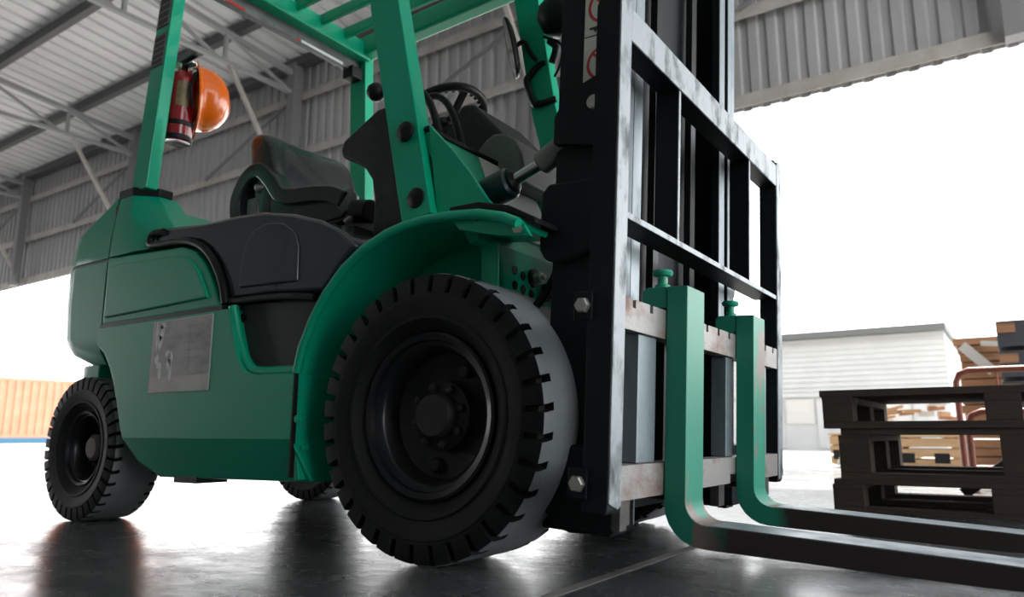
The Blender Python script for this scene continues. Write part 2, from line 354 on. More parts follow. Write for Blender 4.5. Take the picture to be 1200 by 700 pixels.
# ---- body: lower chassis side panels with wheel arch and step notch
low = [(-1.525, 0.682), (-1.53, 0.625), (-1.47, 0.585), (-1.425, 0.535), (-1.384, 0.470), (-1.350, 0.400), (-1.319, 0.325), (-1.30, 0.292),
       (-0.443, 0.292), (-0.441, 0.471), (-0.620, 0.475), (-0.660, 0.486), (-0.690, 0.515), (-0.712, 0.56), (-0.735, 0.615), (-0.755, 0.682)]
def side_panel(s):
    bm = bmesh.new(); yo = s * 0.60; yi = s * 0.40
    ol = [(x, yo, z) for x, z in low[:8]] + [(-1.235, s*0.572, 0.215), (-1.135, s*0.553, 0.168), (-0.405, s*0.553, 0.176)] + [(x, yo, z) for x, z in low[8:]]
    A = [bm.verts.new(p) for p in ol]; B = [bm.verts.new((p[0], yi, p[2])) for p in ol]; n = len(ol)
    bm.faces.new(A[:8] + A[11:]); bm.faces.new(A[7:12]); bm.faces.new(B[::-1])
    for i in range(n): bm.faces.new((A[i], A[(i+1) % n], B[(i+1) % n], B[i]))
    return finish(bm, 'chassis_side_panel', GREENW, FL, 0.006, 3, 16, None, 40)
for s in (-1, 1):
    side_panel(s)
    box('step_seam', BLK, FL, -0.447, -0.439, s*0.599, s*0.586, 0.19, 0.470)
    # rolled lip round the step notch
    lip = [(-0.757, s*0.585, 0.69), (-0.742, s*0.578, 0.62), (-0.718, s*0.575, 0.56), (-0.690, s*0.575, 0.52), (-0.655, s*0.575, 0.492), (-0.60, s*0.575, 0.482), (-0.45, s*0.575, 0.480)]
    tube('step_lip', GREEN, FL, lip, 0.016, 8, smooth_k=4)
    prism('step_panel', DGREY, FL, [(-0.80, 0.70), (-0.80, 0.62), (-0.72, 0.54), (-0.65, 0.48), (-0.472, 0.47), (-0.468, 0.51), (-0.42, 0.63), (-0.385, 0.69)], 'y', s * 0.555, s * 0.45, 0.008)
    cyl('step_panel_plug', BLK, FL, (-0.745, s * 0.553, 0.655), (-0.745, s * 0.563, 0.655), 0.014)
    # rear quarter panel above the belt line, with raised door
    q = [(-1.518, 0.690), (-1.524, 0.945), (-1.36, 0.925), (-1.2, 0.895), (-1.05, 0.885), (-0.985, 0.868), (-0.930, 0.835), (-0.885, 0.79), (-0.850, 0.74), (-0.790, 0.690)]
    q = [(-1.518, 0.692), (-1.524, 0.945), (-1.25, 0.930), (-1.05, 0.920), (-0.975, 0.895), (-0.915, 0.850), (-0.865, 0.785), (-0.835, 0.735), (-0.800, 0.692)]
    prism('rear_quarter_panel', GREENW, FL, q, 'y', s * 0.595, s * 0.40, 0.012)
    d = [(-1.492, 0.715), (-1.497, 0.905), (-1.40, 0.908), (-1.06, 0.888), (-0.99, 0.870), (-0.935, 0.826), (-0.885, 0.755), (-0.87, 0.725)]
    prism('access_door', GREENW, FL, d, 'y', s * 0.604, s * 0.56, 0.008, seg=3)
    box('belt_line_seam', BLK, FL, -1.522, -0.795, s * 0.598, s * 0.50, 0.679, 0.694)
    # pillar base flare
    def pb(z, x0, x1, x2, x3, yn, y2, y3): return [(x0, s*yn, z), (x1, s*yn, z), (x2, s*y2, z - 0.004), (x3, s*y3, z - 0.008), (x3, s*0.44, z - 0.008), (x0, s*0.44, z)]
    b0 = pb(0.945, -1.522, -1.36, -1.25, -1.06, 0.592, 0.588, 0.57); b1 = pb(1.02, -1.520, -1.385, -1.30, -1.18, 0.590, 0.575, 0.545)
    b2 = pb(1.09, -1.514, -1.405, -1.345, -1.265, 0.586, 0.560, 0.530); b3 = pb(1.178, -1.502, -1.415, -1.382, -1.352, 0.580, 0.548, 0.515)
    sections('pillar_base', GREENW, FL, [b0, b1, b2, b3], 0.006)
    bm = bmesh.new(); a_prism(bm, [(-1.508, s*0.584), (-1.412, s*0.584), (-1.378, s*0.553), (-1.347, s*0.518), (-1.347, s*0.465), (-1.508, s*0.465)], 'z', 1.168, 1.200)
    finish(bm, 'pillar_collar', BLK, FL, 0.004)
# core between the side panels
box('chassis_core', DGREY, FL, -1.15, -0.475, -0.40, 0.40, 0.20, 0.68)
box('engine_bay_core', DGREY, FL, -1.52, -0.42, -0.42, 0.42, 0.66, 0.93)
box('battery_tray', BLK, FL, -1.04, -0.92, -0.56, -0.45, 0.155, 0.175)
# ---- label plate
lab = box('data_label', LABELB, FL, -1.157, -0.831, -0.6035, -0.598, 0.437, 0.672)
box('label_print', LABEL, lab, -1.142, -0.834, -0.6045, -0.600, 0.488, 0.669)
for (x, z, w, h) in [(-1.105, .632, .016, .03), (-1.11, .60, .012, .03), (-1.098, .655, .02, .012), (-1.055, .56, .018, .012), (-1.043, .545, .014, .022), (-1.05, .525, .012, .02),
                     (-1.12, .545, .012, .018), (-1.105, .525, .016, .014), (-1.10, .50, .01, .022), (-1.04, .50, .008, .03), (-1.13, .62, .008, .05)]:
    bm = bmesh.new(); pts = [(x + w*(0.7+.5*random.random())*math.cos(a), z + h*(0.7+.5*random.random())*math.sin(a)) for a in [k*2*PI/9 for k in range(9)]]
    a_prism(bm, pts, 'y', -0.6052, -0.604); finish(bm, 'peeled_patch', PEEL, lab)
for z in (0.64, 0.615, 0.59, 0.565, 0.54): box('label_line', GRYI, lab, -0.99 + 0.03*random.random(), -0.875, -0.6050, -0.604, z, z + 0.003)
box('label_line', GRYI, lab, -0.945, -0.942, -0.6050, -0.604, 0.50, 0.65)

# ---- counterweight
def cw_section(z, xr, xf, y, rc, n=7):
    pts = [(xf, -y, z)]
    for k in range(n): a = PI/2 * k/(n-1); pts.append((xr + rc - rc*math.sin(a), -y + rc - rc*math.cos(a), z))
    pts += [(p[0], -p[1], z) for p in pts[::-1]]
    return pts
secs = [cw_section(0.555, -1.70, -1.545, 0.55, 0.10), cw_section(0.60, -1.86, -1.545, 0.575, 0.16), cw_section(0.66, -1.93, -1.535, 0.585, 0.17), cw_section(0.80, -1.94, -1.53, 0.590, 0.17), cw_section(0.935, -1.94, -1.53, 0.590, 0.17)]
sections('counterweight', GREENW, FL, secs, 0.004, smooth=35)
secs = [cw_section(0.945, -1.935, -1.53, 0.590, 0.17), cw_section(1.01, -1.92, -1.53, 0.586, 0.16), cw_section(1.07, -1.88, -1.53, 0.58, 0.13), cw_section(1.12, -1.74, -1.53, 0.575, 0.09), cw_section(1.165, -1.60, -1.53, 0.572, 0.04), cw_section(1.185, -1.56, -1.53, 0.57, 0.02)]
sections('counterweight_cap', GREENW, FL, secs, 0.004, smooth=35)
sections('counterweight_seam', BLK, FL, [cw_section(0.934, -1.932, -1.52, 0.585, 0.17), cw_section(0.947, -1.930, -1.52, 0.585, 0.17)])
box('counterweight_foot', GREENW, FL, -1.72, -1.60, -0.545, 0.545, 0.50, 0.56, 0.008)
box('rear_seam', BLK, FL, -1.534, -1.505, -0.576, 0.576, 0.60, 1.15)

# ---- hood over the engine with rubber gasket
hood = [(-1.265, 0.975), (-1.250, 1.005), (-1.19, 1.012), (-0.95, 0.992), (-0.80, 0.988), (-0.66, 0.978), (-0.52, 0.948), (-0.40, 0.908), (-0.31, 0.862), (-0.245, 0.81),
        (-0.30, 0.765), (-0.37, 0.695), (-0.60, 0.712), (-0.795, 0.715), (-0.815, 0.765), (-0.855, 0.83), (-0.905, 0.885), (-0.97, 0.925), (-1.06, 0.948), (-1.22, 0.955)]
hd = prism('engine_hood', PLAST, FL, hood, 'y', -0.575, 0.575, 0.034, seg=4, bang=55)
arch = [(-0.745, 0.745), (-0.475, 0.735), (-0.478, 0.84), (-0.50, 0.89), (-0.55, 0.922), (-0.62, 0.934), (-0.68, 0.925), (-0.72, 0.89), (-0.74, 0.83)]
prism('hood_side_recess_panel', PLAST, hd, arch, 'y', -0.583, -0.56, 0.007, seg=3)
gas = [(-1.19, -0.578, 0.995), (-1.245, -0.582, 0.995), (-1.262, -0.584, 0.975), (-1.235, -0.586, 0.952), (-1.06, -0.586, 0.940), (-0.965, -0.586, 0.914), (-0.90, -0.586, 0.872),
       (-0.85, -0.586, 0.815), (-0.815, -0.586, 0.755), (-0.797, -0.586, 0.70)]
tube('hood_gasket', BLK, FL, gas, 0.013, 10, smooth_k=5)
tube('hood_gasket', BLK, FL, [(-0.80, -0.578, 0.708), (-0.6, -0.578, 0.702), (-0.48, -0.578, 0.692), (-0.40, -0.575, 0.68)], 0.011, 8, smooth_k=4)
# items on the hood behind the seat
prism('hood_rear_cover', GREEN, FL, [(-1.52, 0.94), (-1.52, 1.16), (-1.46, 1.16), (-1.36, 1.10), (-1.28, 1.04), (-1.2, 1.0), (-1.2, 0.94)], 'y', -0.44, 0.44, 0.012)
bar('hood_latch', BLK, FL, (-1.30, -0.36, 1.075), (-1.20, -0.36, 1.06), 0.05, 0.03, 0.008)
bar('hood_latch', BLK, FL, (-1.40, -0.40, 1.085), (-1.36, -0.40, 1.08), 0.05, 0.03, 0.008)

# ---- seat
def back_sections():
    secs = []
    ys = [-0.275, -0.262, -0.225, -0.13, -0.04, 0.05, 0.125, 0.155, 0.168]
    for y in ys:
        e = min(1.0, min(y + 0.276, 0.169 - y) / 0.05); e = max(e, 0.06); e = math.sqrt(1 - (1 - e)**2)
        bol = 0.03 * max(0, (abs(y + 0.053) - 0.09) / 0.13)
        c = []
        # profile in XZ, leaning backward going up
        prof = [(0.00, 0), (0.03, 0), (0.11, 0.10), (0.125, 0.22), (0.115, 0.33), (0.10, 0.41), (0.06, 0.455), (0.01, 0.46), (-0.025, 0.43), (-0.035, 0.3), (-0.03, 0.12)]
        for px, pz in prof:
            cx, cz = 0.04, 0.23
            f = 0.75 + 0.25 * e
            xx = cx + (px - cx) * (0.25 + 0.75 * e) + (bol if px > 0.05 else 0); zz = cz + (pz - cz) * f
            lean = -0.20 * zz
            c.append((-1.10 + xx + lean, y, 1.045 + zz * 0.93))
        secs.append(c)
    return secs
sb = sections('seat_backrest', VINYL, FL, back_sections(), 0, smooth=70)
mm = sb.modifiers.new('soft', 'SUBSURF'); mm.levels = 2; mm.render_levels = 2
# embossed line on the backrest
cs = []
prof = [(-1.12, 1.00), (-1.10, 1.11), (-1.02, 1.135), (-0.72, 1.115), (-0.62, 1.11), (-0.57, 1.08), (-0.58, 1.02), (-0.66, 1.0)]
for y in (-0.27, -0.255, -0.2, 0.18, 0.235, 0.25):
    e = 0.85 if y in (-0.27, 0.25) else 1.0
    cs.append([(-0.85 + (x + 0.85) * e, y, 1.06 + (z - 1.06) * e) for x, z in prof])
sc = sections('seat_cushion', VINYL, FL, cs, 0, smooth=70); mm = sc.modifiers.new('soft', 'SUBSURF'); mm.levels = 2; mm.render_levels = 2
# hip restraint: a swept band
def band(name, m, parent, path, wid, th):
    P = smoothpath(path, 5); secs = []
    for i, q in enumerate(P):
        t = (P[min(i+1, len(P)-1)] - P[max(i-1, 0)]).normalized(); nrm = Vector((-t.z, 0, t.x)); 
        w = wid; 
        secs.append([q + Vector((0, -w/2, 0)) + nrm*th/2, q + Vector((0, w/2, 0)) + nrm*th/2, q + Vector((0, w/2, 0)) - nrm*th/2, q + Vector((0, -w/2, 0)) - nrm*th/2])
    return sections(name, m, parent, secs, 0.008, smooth=50)
band('hip_restraint', VINYL, FL, [(-1.205, -0.26, 1.11), (-1.215, -0.26, 1.19), (-1.165, -0.26, 1.268), (-1.09, -0.26, 1.288), (-1.02, -0.26, 1.235), (-0.955, -0.26, 1.165), (-0.88, -0.26, 1.145), (-0.78, -0.26, 1.135), (-0.68, -0.26, 1.115), (-0.62, -0.26, 1.085)], 0.075, 0.06)
prism('hip_side', VINYL, FL, [(-1.02, 1.06), (-1.03, 1.21), (-0.95, 1.16), (-0.78, 1.13), (-0.64, 1.10), (-0.60, 1.07), (-0.64, 1.03), (-0.9, 1.02)], 'y', -0.275, -0.245, 0.01)
box('belt_buckle_case', GREY, FL, -1.165, -1.11, -0.275, -0.25, 1.115, 1.19, 0.006)
cyl('belt_guide', SILV, FL, (-1.11, -0.28, 1.22), (-1.07, -0.255, 1.225), 0.016)
lathe('seat_adjuster_knob', GREY, FL, [(0, 0), (0.034, 0), (0.04, 0.008), (0.04, 0.022), (0.03, 0.03), (0, 0.032)], (-0.625, -0.255, 1.085), (0.35, -1, 0.1), 12)
cyl('armrest_pivot', BLK, FL, (-0.60, -0.25, 1.05), (-0.52, -0.25, 1.035), 0.04)
tube('seat_lever', SILV, FL, [(-0.62, -0.27, 1.01), (-0.57, -0.27, 1.03), (-0.53, -0.26, 1.02)], 0.012, smooth_k=4)
box('seat_rail', GREY, FL, -0.98, -0.46, -0.22, -0.17, 0.975, 1.005, 0.004)
box('seat_rail', GREY, FL, -0.98, -0.46, 0.15, 0.20, 0.975, 1.005, 0.004)
prism('seat_base_bracket', GREY, FL, [(-0.70, 0.96), (-0.66, 1.03), (-0.58, 1.03), (-0.50, 0.98), (-0.45, 0.93), (-0.55, 0.90)], 'y', -0.25, -0.20, 0.006)

# ---- front fenders
fp = [(-0.440, 0.18), (-0.462, 0.30), (-0.465, 0.467), (-0.445, 0.545), (-0.405, 0.625), (-0.352, 0.695), (-0.290, 0.752), (-0.215, 0.798), (-0.130, 0.829), (-0.06, 0.842), (0.01, 0.846), (0.09, 0.842), (0.17, 0.833), (0.245, 0.812), (0.29, 0.79)]
def offset(pts, d):
    out = []
    for i, (x, z) in enumerate(pts):
        a = pts[max(i-1, 0)]; b = pts[min(i+1, len(pts)-1)]; tx, tz = b[0]-a[0], b[1]-a[1]; l = math.hypot(tx, tz)
        out.append((x - tz/l*d, z + tx/l*d))
    return out
for s in (-1, 1):
    inner = offset(fp, -0.016)
    fd = prism('front_fender', GREEN, FL, fp + inner[::-1], 'y', s * 0.582, s * 0.30, 0.004)
    tube('fender_rim', GREEN, fd, [(x, s * 0.580, z) for x, z in offset(fp, -0.008)[2:]], 0.013, 8)
    # front drop plate with bolts
    prism('fender_front_plate', GREEN, FL, [(0.06, 0.852), (0.17, 0.836), (0.285, 0.795), (0.31, 0.752), (0.215, 0.768), (0.10, 0.80)], 'y', s * 0.565, s * 0.55, 0.003)
    for (x, z) in ((0.155, 0.823), (0.278, 0.772)): lathe('fender_bolt', SILV, FL, [(0, 0), (0.011, 0), (0.011, 0.012), (0, 0.014)], (x, s * 0.565, z), (0, s, 0), 6)
    bm = bmesh.new(); 
    sections('mud_flap', BLK, FL, [[(0.06, s*y, 0.868), (0.15, s*y, 0.866), (0.24, s*y, 0.842), (0.315, s*y, 0.80), (0.318, s*y, 0.785), (0.24, s*y, 0.824), (0.15, s*y, 0.85), (0.06, s*y, 0.852)] for y in (0.555, 0.36)], 0.004)
    bm.free()
    # fender step fittings
    cyl('fender_stud', GREEN, FL, (-0.425, s*0.585, 0.345), (-0.425, s*0.60, 0.345), 0.010)
    box('fender_tab', GREEN, FL, -0.452, -0.425, s*0.575, s*0.55, 0.262, 0.274)

# ---- cowl, floor and front frame
box('frame_rail', GREEN, FL, -0.44, 0.06, -0.33, -0.27, 0.22, 0.84)
box('frame_rail', GREEN, FL, -0.44, 0.06, 0.27, 0.33, 0.22, 0.84)
box('floor_plate', BLK, FL, -0.44, 0.06, -0.44, 0.44, 0.83, 0.86)
box('front_axle', BLK, FL, -0.09, 0.09, -0.36, 0.36, 0.26, 0.44, 0.02)
ft = prism('front_frame_plate', GREEN, FL, [(-0.40, 0.32), (-0.345, 0.60), (-0.405, 0.800), (0.405, 0.800), (0.345, 0.60), (0.40, 0.32)], 'x', 0.09, 0.105, 0.003)
box('frame_plate_fold', GREEN, FL, 0.06, 0.112, -0.418, -0.408, 0.66, 0.80, 0.002)
for (y, z) in ((-0.325, 0.742), (-0.285, 0.733), (-0.325, 0.70), (-0.285, 0.695), (-0.245, 0.69)): cyl('plate_hole', BLK, ft, (0.1035, y, z), (0.1065, y, z), 0.013, 16)
for (y, z) in ((-0.235, 0.735), (-0.165, 0.705)):
    lathe('plate_bolt', BLK, ft, [(0, 0), (0.026, 0), (0.026, 0.008), (0, 0.009)], (0.105, y, z), (1, 0, 0), 20)
    lathe('plate_bolt', SILV, ft, [(0, 0), (0.015, 0), (0.015, 0.022), (0.008, 0.024), (0.008, 0.034), (0, 0.034)], (0.112, y, z), (1, 0, 0), 6)
cwl = lambda y: [(-0.09, y, 1.140), (-0.015, y, 1.00), (0.075, y, 0.845), (0.092, y, 0.80), (0.06, y, 0.79), (-0.11, y, 1.12)]
sections('front_cowl', GREEN, FL, [cwl(-0.47), cwl(0.47)], 0.004)
def cowl_pt(y, t, off=0.003):
    a = Vector((-0.09, y, 1.140)); b = Vector((-0.015, y, 1.00)); c = Vector((0.075, y, 0.845))
    p = a.lerp(b, t*2) if t < 0.5 else b.lerp(c, t*2 - 1); return p + Vector((0.88, 0, 0.47)) * off
def cowl_stripe(ya, yb, sh):
    rows = []
    for t in (0.03, 0.25, 0.5, 0.75, 0.97):
        rows.append([cowl_pt(ya + sh*t, t, 0.0045), cowl_pt(yb + sh*t, t, 0.0045), cowl_pt(yb + sh*t, t, 0.001), cowl_pt(ya + sh*t, t, 0.001)])
    return sections('white_stripe', WHITEP, FL, rows, 0)
cowl_stripe(-0.24, 0.04, -0.08); cowl_stripe(0.30, 0.47, -0.08)
bar('cowl_edge_trim', BLK, FL, (-0.093, -0.475, 1.146), (-0.093, 0.475, 1.146), 0.02, 0.014, 0.004)
# dash cover and instrument humps
dc = [(-0.205, 1.235), (-0.26, 1.262), (-0.30, 1.262), (-0.44, 1.195), (-0.452, 1.165), (-0.445, 1.14), (-0.39, 1.115), (-0.345, 1.085), (-0.315, 1.045), (-0.302, 0.98), (-0.305, 0.87), (-0.12, 0.87), (-0.105, 1.13)]
prism('dash_side_cover', PLASM, FL, dc, 'y', -0.462, -0.30, 0.012, seg=3)
dcc = [(-0.16, 1.15), (-0.26, 1.20), (-0.40, 1.16), (-0.42, 1.12), (-0.34, 1.05), (-0.30, 0.87), (-0.12, 0.87), (-0.10, 1.12)]
prism('dash_panel', PLASM, FL, dcc, 'y', -0.30, 0.44, 0.01)
def hump(name, m, x0, x1, y0, y1, z0, zt, slope):
    secs = []
    for i in range(9):
        y = y0 + (y1 - y0) * i / 8; e = math.sqrt(max(0.0, 1 - abs(2*i/8 - 1)**3)); e = 0.25 + 0.75*e
        secs.append([(x0 + 0.01, y, z0), (x0, y, z0 + (zt - z0)*0.75*e), (x0 + 0.03, y, z0 + (zt-z0)*0.97*e), (x0 + 0.06, y, z0 + (zt-z0)*e), (x0 + (x1-x0)*0.6, y, z0 + (zt-z0)*e*(1-slope*0.55)), (x1, y, z0 + (zt-z0)*e*(1-slope)), (x1 + 0.01, y, z0)])
    o = sections(name, m, FL, secs, 0, smooth=60); mm = o.modifiers.new('soft', 'SUBSURF'); mm.levels = 1; mm.render_levels = 1; return o
prism('instrument_hood', PLASM, FL, [(-0.345, 1.10), (-0.336, 1.325), (-0.306, 1.366), (-0.262, 1.408), (-0.215, 1.398), (-0.10, 1.27), (-0.08, 1.10)], 'y', -0.10, 0.19, 0.014, seg=3)
prism('display_hood', GREY, FL, [(-0.20, 1.10), (-0.172, 1.206), (-0.135, 1.238), (-0.103, 1.251), (-0.063, 1.246), (-0.025, 1.215), (0.0, 1.165), (0.02, 1.06), (-0.1, 1.05)], 'y', -0.14, 0.40, 0.014, seg=3)
# steering wheel
swc = Vector((-0.455, 0.02, 1.425)); sd = Vector((-0.52, 0, 0.85)).normalized(); a_ = Vector((0, 1, 0)); b_ = sd.cross(a_).normalized()
def swp(r, a, h=0): return swc + (a_ * math.cos(a) + b_ * math.sin(a)) * r + sd * h
sw = tube('steering_wheel', BLK, FL, [swp(0.175, 2*PI*k/48) for k in range(48)], 0.016, 12, True)
for k in range(36):
    bm = bmesh.new(); a = 2*PI*k/36; bmesh.ops.create_icosphere(bm, subdivisions=1, radius=0.0085, matrix=Matrix.Translation(swp(0.160, a, -0.004)))
    finish(bm, 'finger_bump', BLK, sw)
for a in (0.3, 2.4, 4.5): bar('spoke', BLK, sw, swp(0.16, a), swp(0.03, a, -0.03), 0.03, 0.012, 0.003, sd)
cyl('steering_column', BLK, FL, swc - sd*0.02, swc - sd*0.30, 0.035)
cyl('wheel_hub', BLK, sw, swc + sd*0.0, swc - sd*0.04, 0.045)
lathe('lever_knob', BLK, FL, [(0, -0.032), (0.016, -0.028), (0.028, -0.016), (0.032, 0), (0.028, 0.016), (0.016, 0.028), (0, 0.032)], (-0.47, -0.30, 1.428), (0, 0, 1), 20)
tube('lever_stalk', BLK, FL, [(-0.455, -0.30, 1.42), (-0.38, -0.29, 1.39), (-0.33, -0.27, 1.30), (-0.30, -0.25, 1.18)], 0.009, smooth_k=4)
for dy, dx in ((0, 0), (0.07, 0.025)):
    tube('control_lever', BLK, FL, [(-0.335+dx, -0.33+dy, 1.352), (-0.28+dx, -0.33+dy, 1.372), (-0.225+dx, -0.33+dy, 1.335), (-0.19+dx, -0.33+dy, 1.27), (-0.165+dx, -0.33+dy, 1.19), (-0.16+dx, -0.33+dy, 1.12)], 0.012, 10, smooth_k=5)

# ---- overhead guard
gz = 2.165
def pillar(p0, p1, wx, wy, m=GREEN):
    secs = []
    for p in (p0, p1):
        x, y, z = p; secs.append([(x - wx/2, y - wy/2, z), (x + wx/2, y - wy/2, z), (x + wx/2, y + wy/2, z), (x - wx/2, y + wy/2, z)])
    return sections('guard_pillar', m, FL, secs, 0.008)
pr = pillar((-1.402, -0.546, 1.19), (-1.402, -0.494, gz + 0.02), 0.100, 0.050)
pillar((-1.392, 0.546, 1.19), (-1.392, 0.500, gz + 0.02), 0.110, 0.060)
# black decals on the near rear pillar
def pil_pt(u, z, off=0.0015):
    t = (z - 1.19) / (gz + 0.02 - 1.19); y = -0.546 + 0.052 * t; return (-1.402 + u, y - 0.025 - off, z)
for z0, z1 in ((1.690, 1.828), (1.86, 2.03)):
    dcl = sections('warning_decal', BLKI, pr, [[pil_pt(-0.042, z0), pil_pt(0.040, z0), pil_pt(0.040, z1), pil_pt(-0.042, z1)], [pil_pt(-0.042, z0, -.002), pil_pt(0.040, z0, -.002), pil_pt(0.040, z1, -.002), pil_pt(-0.042, z1, -.002)]])
    n = 5
    for i in range(n + 1):
        z = z0 + 0.008 + (z1 - z0 - 0.016) * i / n
        sections('decal_line', GRYI, pr, [[pil_pt(-0.038, z, .0022), pil_pt(0.036, z, .0022), pil_pt(0.036, z + 0.003, .0022), pil_pt(-0.038, z + 0.003, .0022)], [pil_pt(-0.038, z, .001), pil_pt(0.036, z, .001), pil_pt(0.036, z + 0.003, .001), pil_pt(-0.038, z + 0.003, .001)]])
    for u in (-0.038, 0.0355):
        sections('decal_line', GRYI, pr, [[pil_pt(u, z0 + .008, .0022), pil_pt(u + .0025, z0 + .008, .0022), pil_pt(u + .0025, z1 - .008, .0022), pil_pt(u, z1 - .008, .0022)], [pil_pt(u, z0 + .008, .001), pil_pt(u + .0025, z0 + .008, .001), pil_pt(u + .0025, z1 - .008, .001), pil_pt(u, z1 - .008, .001)]])
# front pillars
def fpil(s):
    y0, y1 = s*0.505, s*0.448
    sec = lambda x, z, w, yo, yi: [(x - w/2, yo, z - 0.01), (x + w/2, yo, z + 0.01), (x + w/2, yi, z + 0.01), (x - w/2, yi, z - 0.01)]
    sh = lambda k: s*(-0.0 - k)
    secs = [sec(-0.095, 0.875, 0.105, y0, y1), sec(-0.265, 1.59, 0.112, y0 - s*0.02, y1 - s*0.02), sec(-0.325, 2.0, 0.112, y0 - s*0.03, y1 - s*0.03), sec(-0.35, gz + 0.02, 0.115, y0 - s*0.035, y1 - s*0.035)]
    o = sections('guard_pillar', GREEN, FL, secs, 0.006)
    for (x, z) in ((-0.140, 1.135), (-0.098, 0.935)):
        lathe('pillar_bolt_cap', BLK, o, [(0, 0.016), (0.012, 0.015), (0.028, 0.008), (0.03, 0)], (x, y0 - s*0.005 + (s*-0.012 if z > 1 else 0) * -0.5, z), (0, s, 0), 24)
    prism('pillar_gusset', GREEN, FL, [(-0.082, 1.155), (-0.045, 0.885), (0.15, 0.868), (0.118, 0.905), (0.06, 0.99), (0.0, 1.065)], 'y', s*0.478, s*0.462, 0.003)
fpil(-1); fpil(1)
# roof frame
bar('guard_side_rail', GREEN, FL, (-1.41, -0.468, gz + 0.05), (-0.31, -0.44, gz + 0.05), 0.08, 0.10, 0.014)
bar('guard_side_rail', GREEN, FL, (-1.41, 0.48, gz + 0.05), (-0.31, 0.45, gz + 0.05), 0.08, 0.10, 0.014)
bar('guard_front_beam', GREEN, FL, (-0.36, -0.45, gz + 0.06), (-0.36, 0.45, gz + 0.06), 0.09, 0.09, 0.014)
bar('guard_rear_beam', GREEN, FL, (-1.36, -0.48, gz + 0.03), (-1.36, 0.50, gz + 0.03), 0.085, 0.095, 0.018)
for y in (-0.40, -0.26, -0.115, 0.03, 0.175, 0.32): bar('guard_roof_bar', GREEN, FL, (-1.34, y, gz + 0.055), (-0.38, y, gz + 0.055), 0.022, 0.05, 0.004)
rpl = bar('reflector_plate', PLATEG, FL, (-1.395, -0.47, gz - 0.045), (-1.395, 0.475, gz - 0.045), 0.035, 0.062, 0.003)
for a, b, m in ((-0.40, -0.30, REFW), (-0.29, -0.20, REFR), (0.08, 0.095, REFR), (0.105, 0.36, REFW), (-0.05, 0.05, PLATEG)):
    bar('reflective_tape', m, rpl, (-1.376, a, gz - 0.068), (-1.376, b, gz - 0.068), 0.003, 0.013)
box('reflector_end_block', BLK, FL, -1.42, -1.35, 0.40, 0.47, gz - 0.12, gz - 0.06, 0.006)
bar('orange_marker', REFO, FL, (-0.55, 0.408, gz + 0.015), (-0.46, 0.406, gz + 0.015), 0.004, 0.02)
cyl('beam_bolt', BLK, FL, (-0.30, 0.40, gz - 0.01), (-0.30, 0.37, gz - 0.01), 0.02, 8)
# grab handle, mirror and work light on the far front pillar
tube('grab_handle', BLK, FL, [(-0.255, 0.43, 1.790), (-0.28, 0.42, 1.785), (-0.325, 0.41, 1.74), (-0.332, 0.41, 1.72), (-0.315, 0.41, 1.665), (-0.298, 0.41, 1.622), (-0.283, 0.41, 1.612), (-0.205, 0.43, 1.622)], 0.014, 10, smooth_k=3)
mx = Matrix.Translation((-0.39, 0.39, 1.885)) @ Matrix.Rotation(math.radians(-14), 4, 'Y') @ Matrix.Rotation(math.radians(35), 4, 'Z') @ Matrix.Diagonal((1, 0.62, 1, 1))
mr_ = lathe('rear_view_mirror', BLK, FL, [(0, 0.016), (0.10, 0.014), (0.135, 0.004), (0.142, -0.006), (0.138, -0.012), (0.130, -0.010)], (0, 0, 0), (1, 0, 0), 36, mx)
lathe('mirror_glass', GLASS, mr_, [(0, -0.0105), (0.131, -0.0105), (0.131, -0.007), (0, -0.006)], (0, 0, 0), (1, 0, 0), 36, mx)
tube('mirror_stem', BLK, FL, [(-0.375, 0.395, 1.885), (-0.34, 0.40, 1.90), (-0.325, 0.42, 1.86), (-0.29, 0.425, 1.81)], 0.010, 8, smooth_k=4)
wl = lathe('work_light', BLK, FL, [(0, -0.09), (0.03, -0.085), (0.075, -0.05), (0.088, 0), (0.088, 0.012), (0.08, 0.012)], (-0.175, 0.41, 1.965), (0.75, 0.66, -0.05), 28)
lathe('lamp_lens', LENS, wl, [(0.081, 0.006), (0.05, 0.014), (0, 0.018)], (-0.175, 0.41, 1.965), (0.75, 0.66, -0.05), 28)
tube('light_bracket', BLK, FL, [(-0.22, 0.41, 1.87), (-0.19, 0.41, 1.83), (-0.22, 0.425, 1.78)], 0.016, 8, smooth_k=3)
tube('light_cable', BLK, FL, [(-0.24, 0.40, 1.89), (-0.16, 0.40, 1.83), (-0.17, 0.41, 1.76), (-0.21, 0.43, 1.72)], 0.006, 8, smooth_k=4)

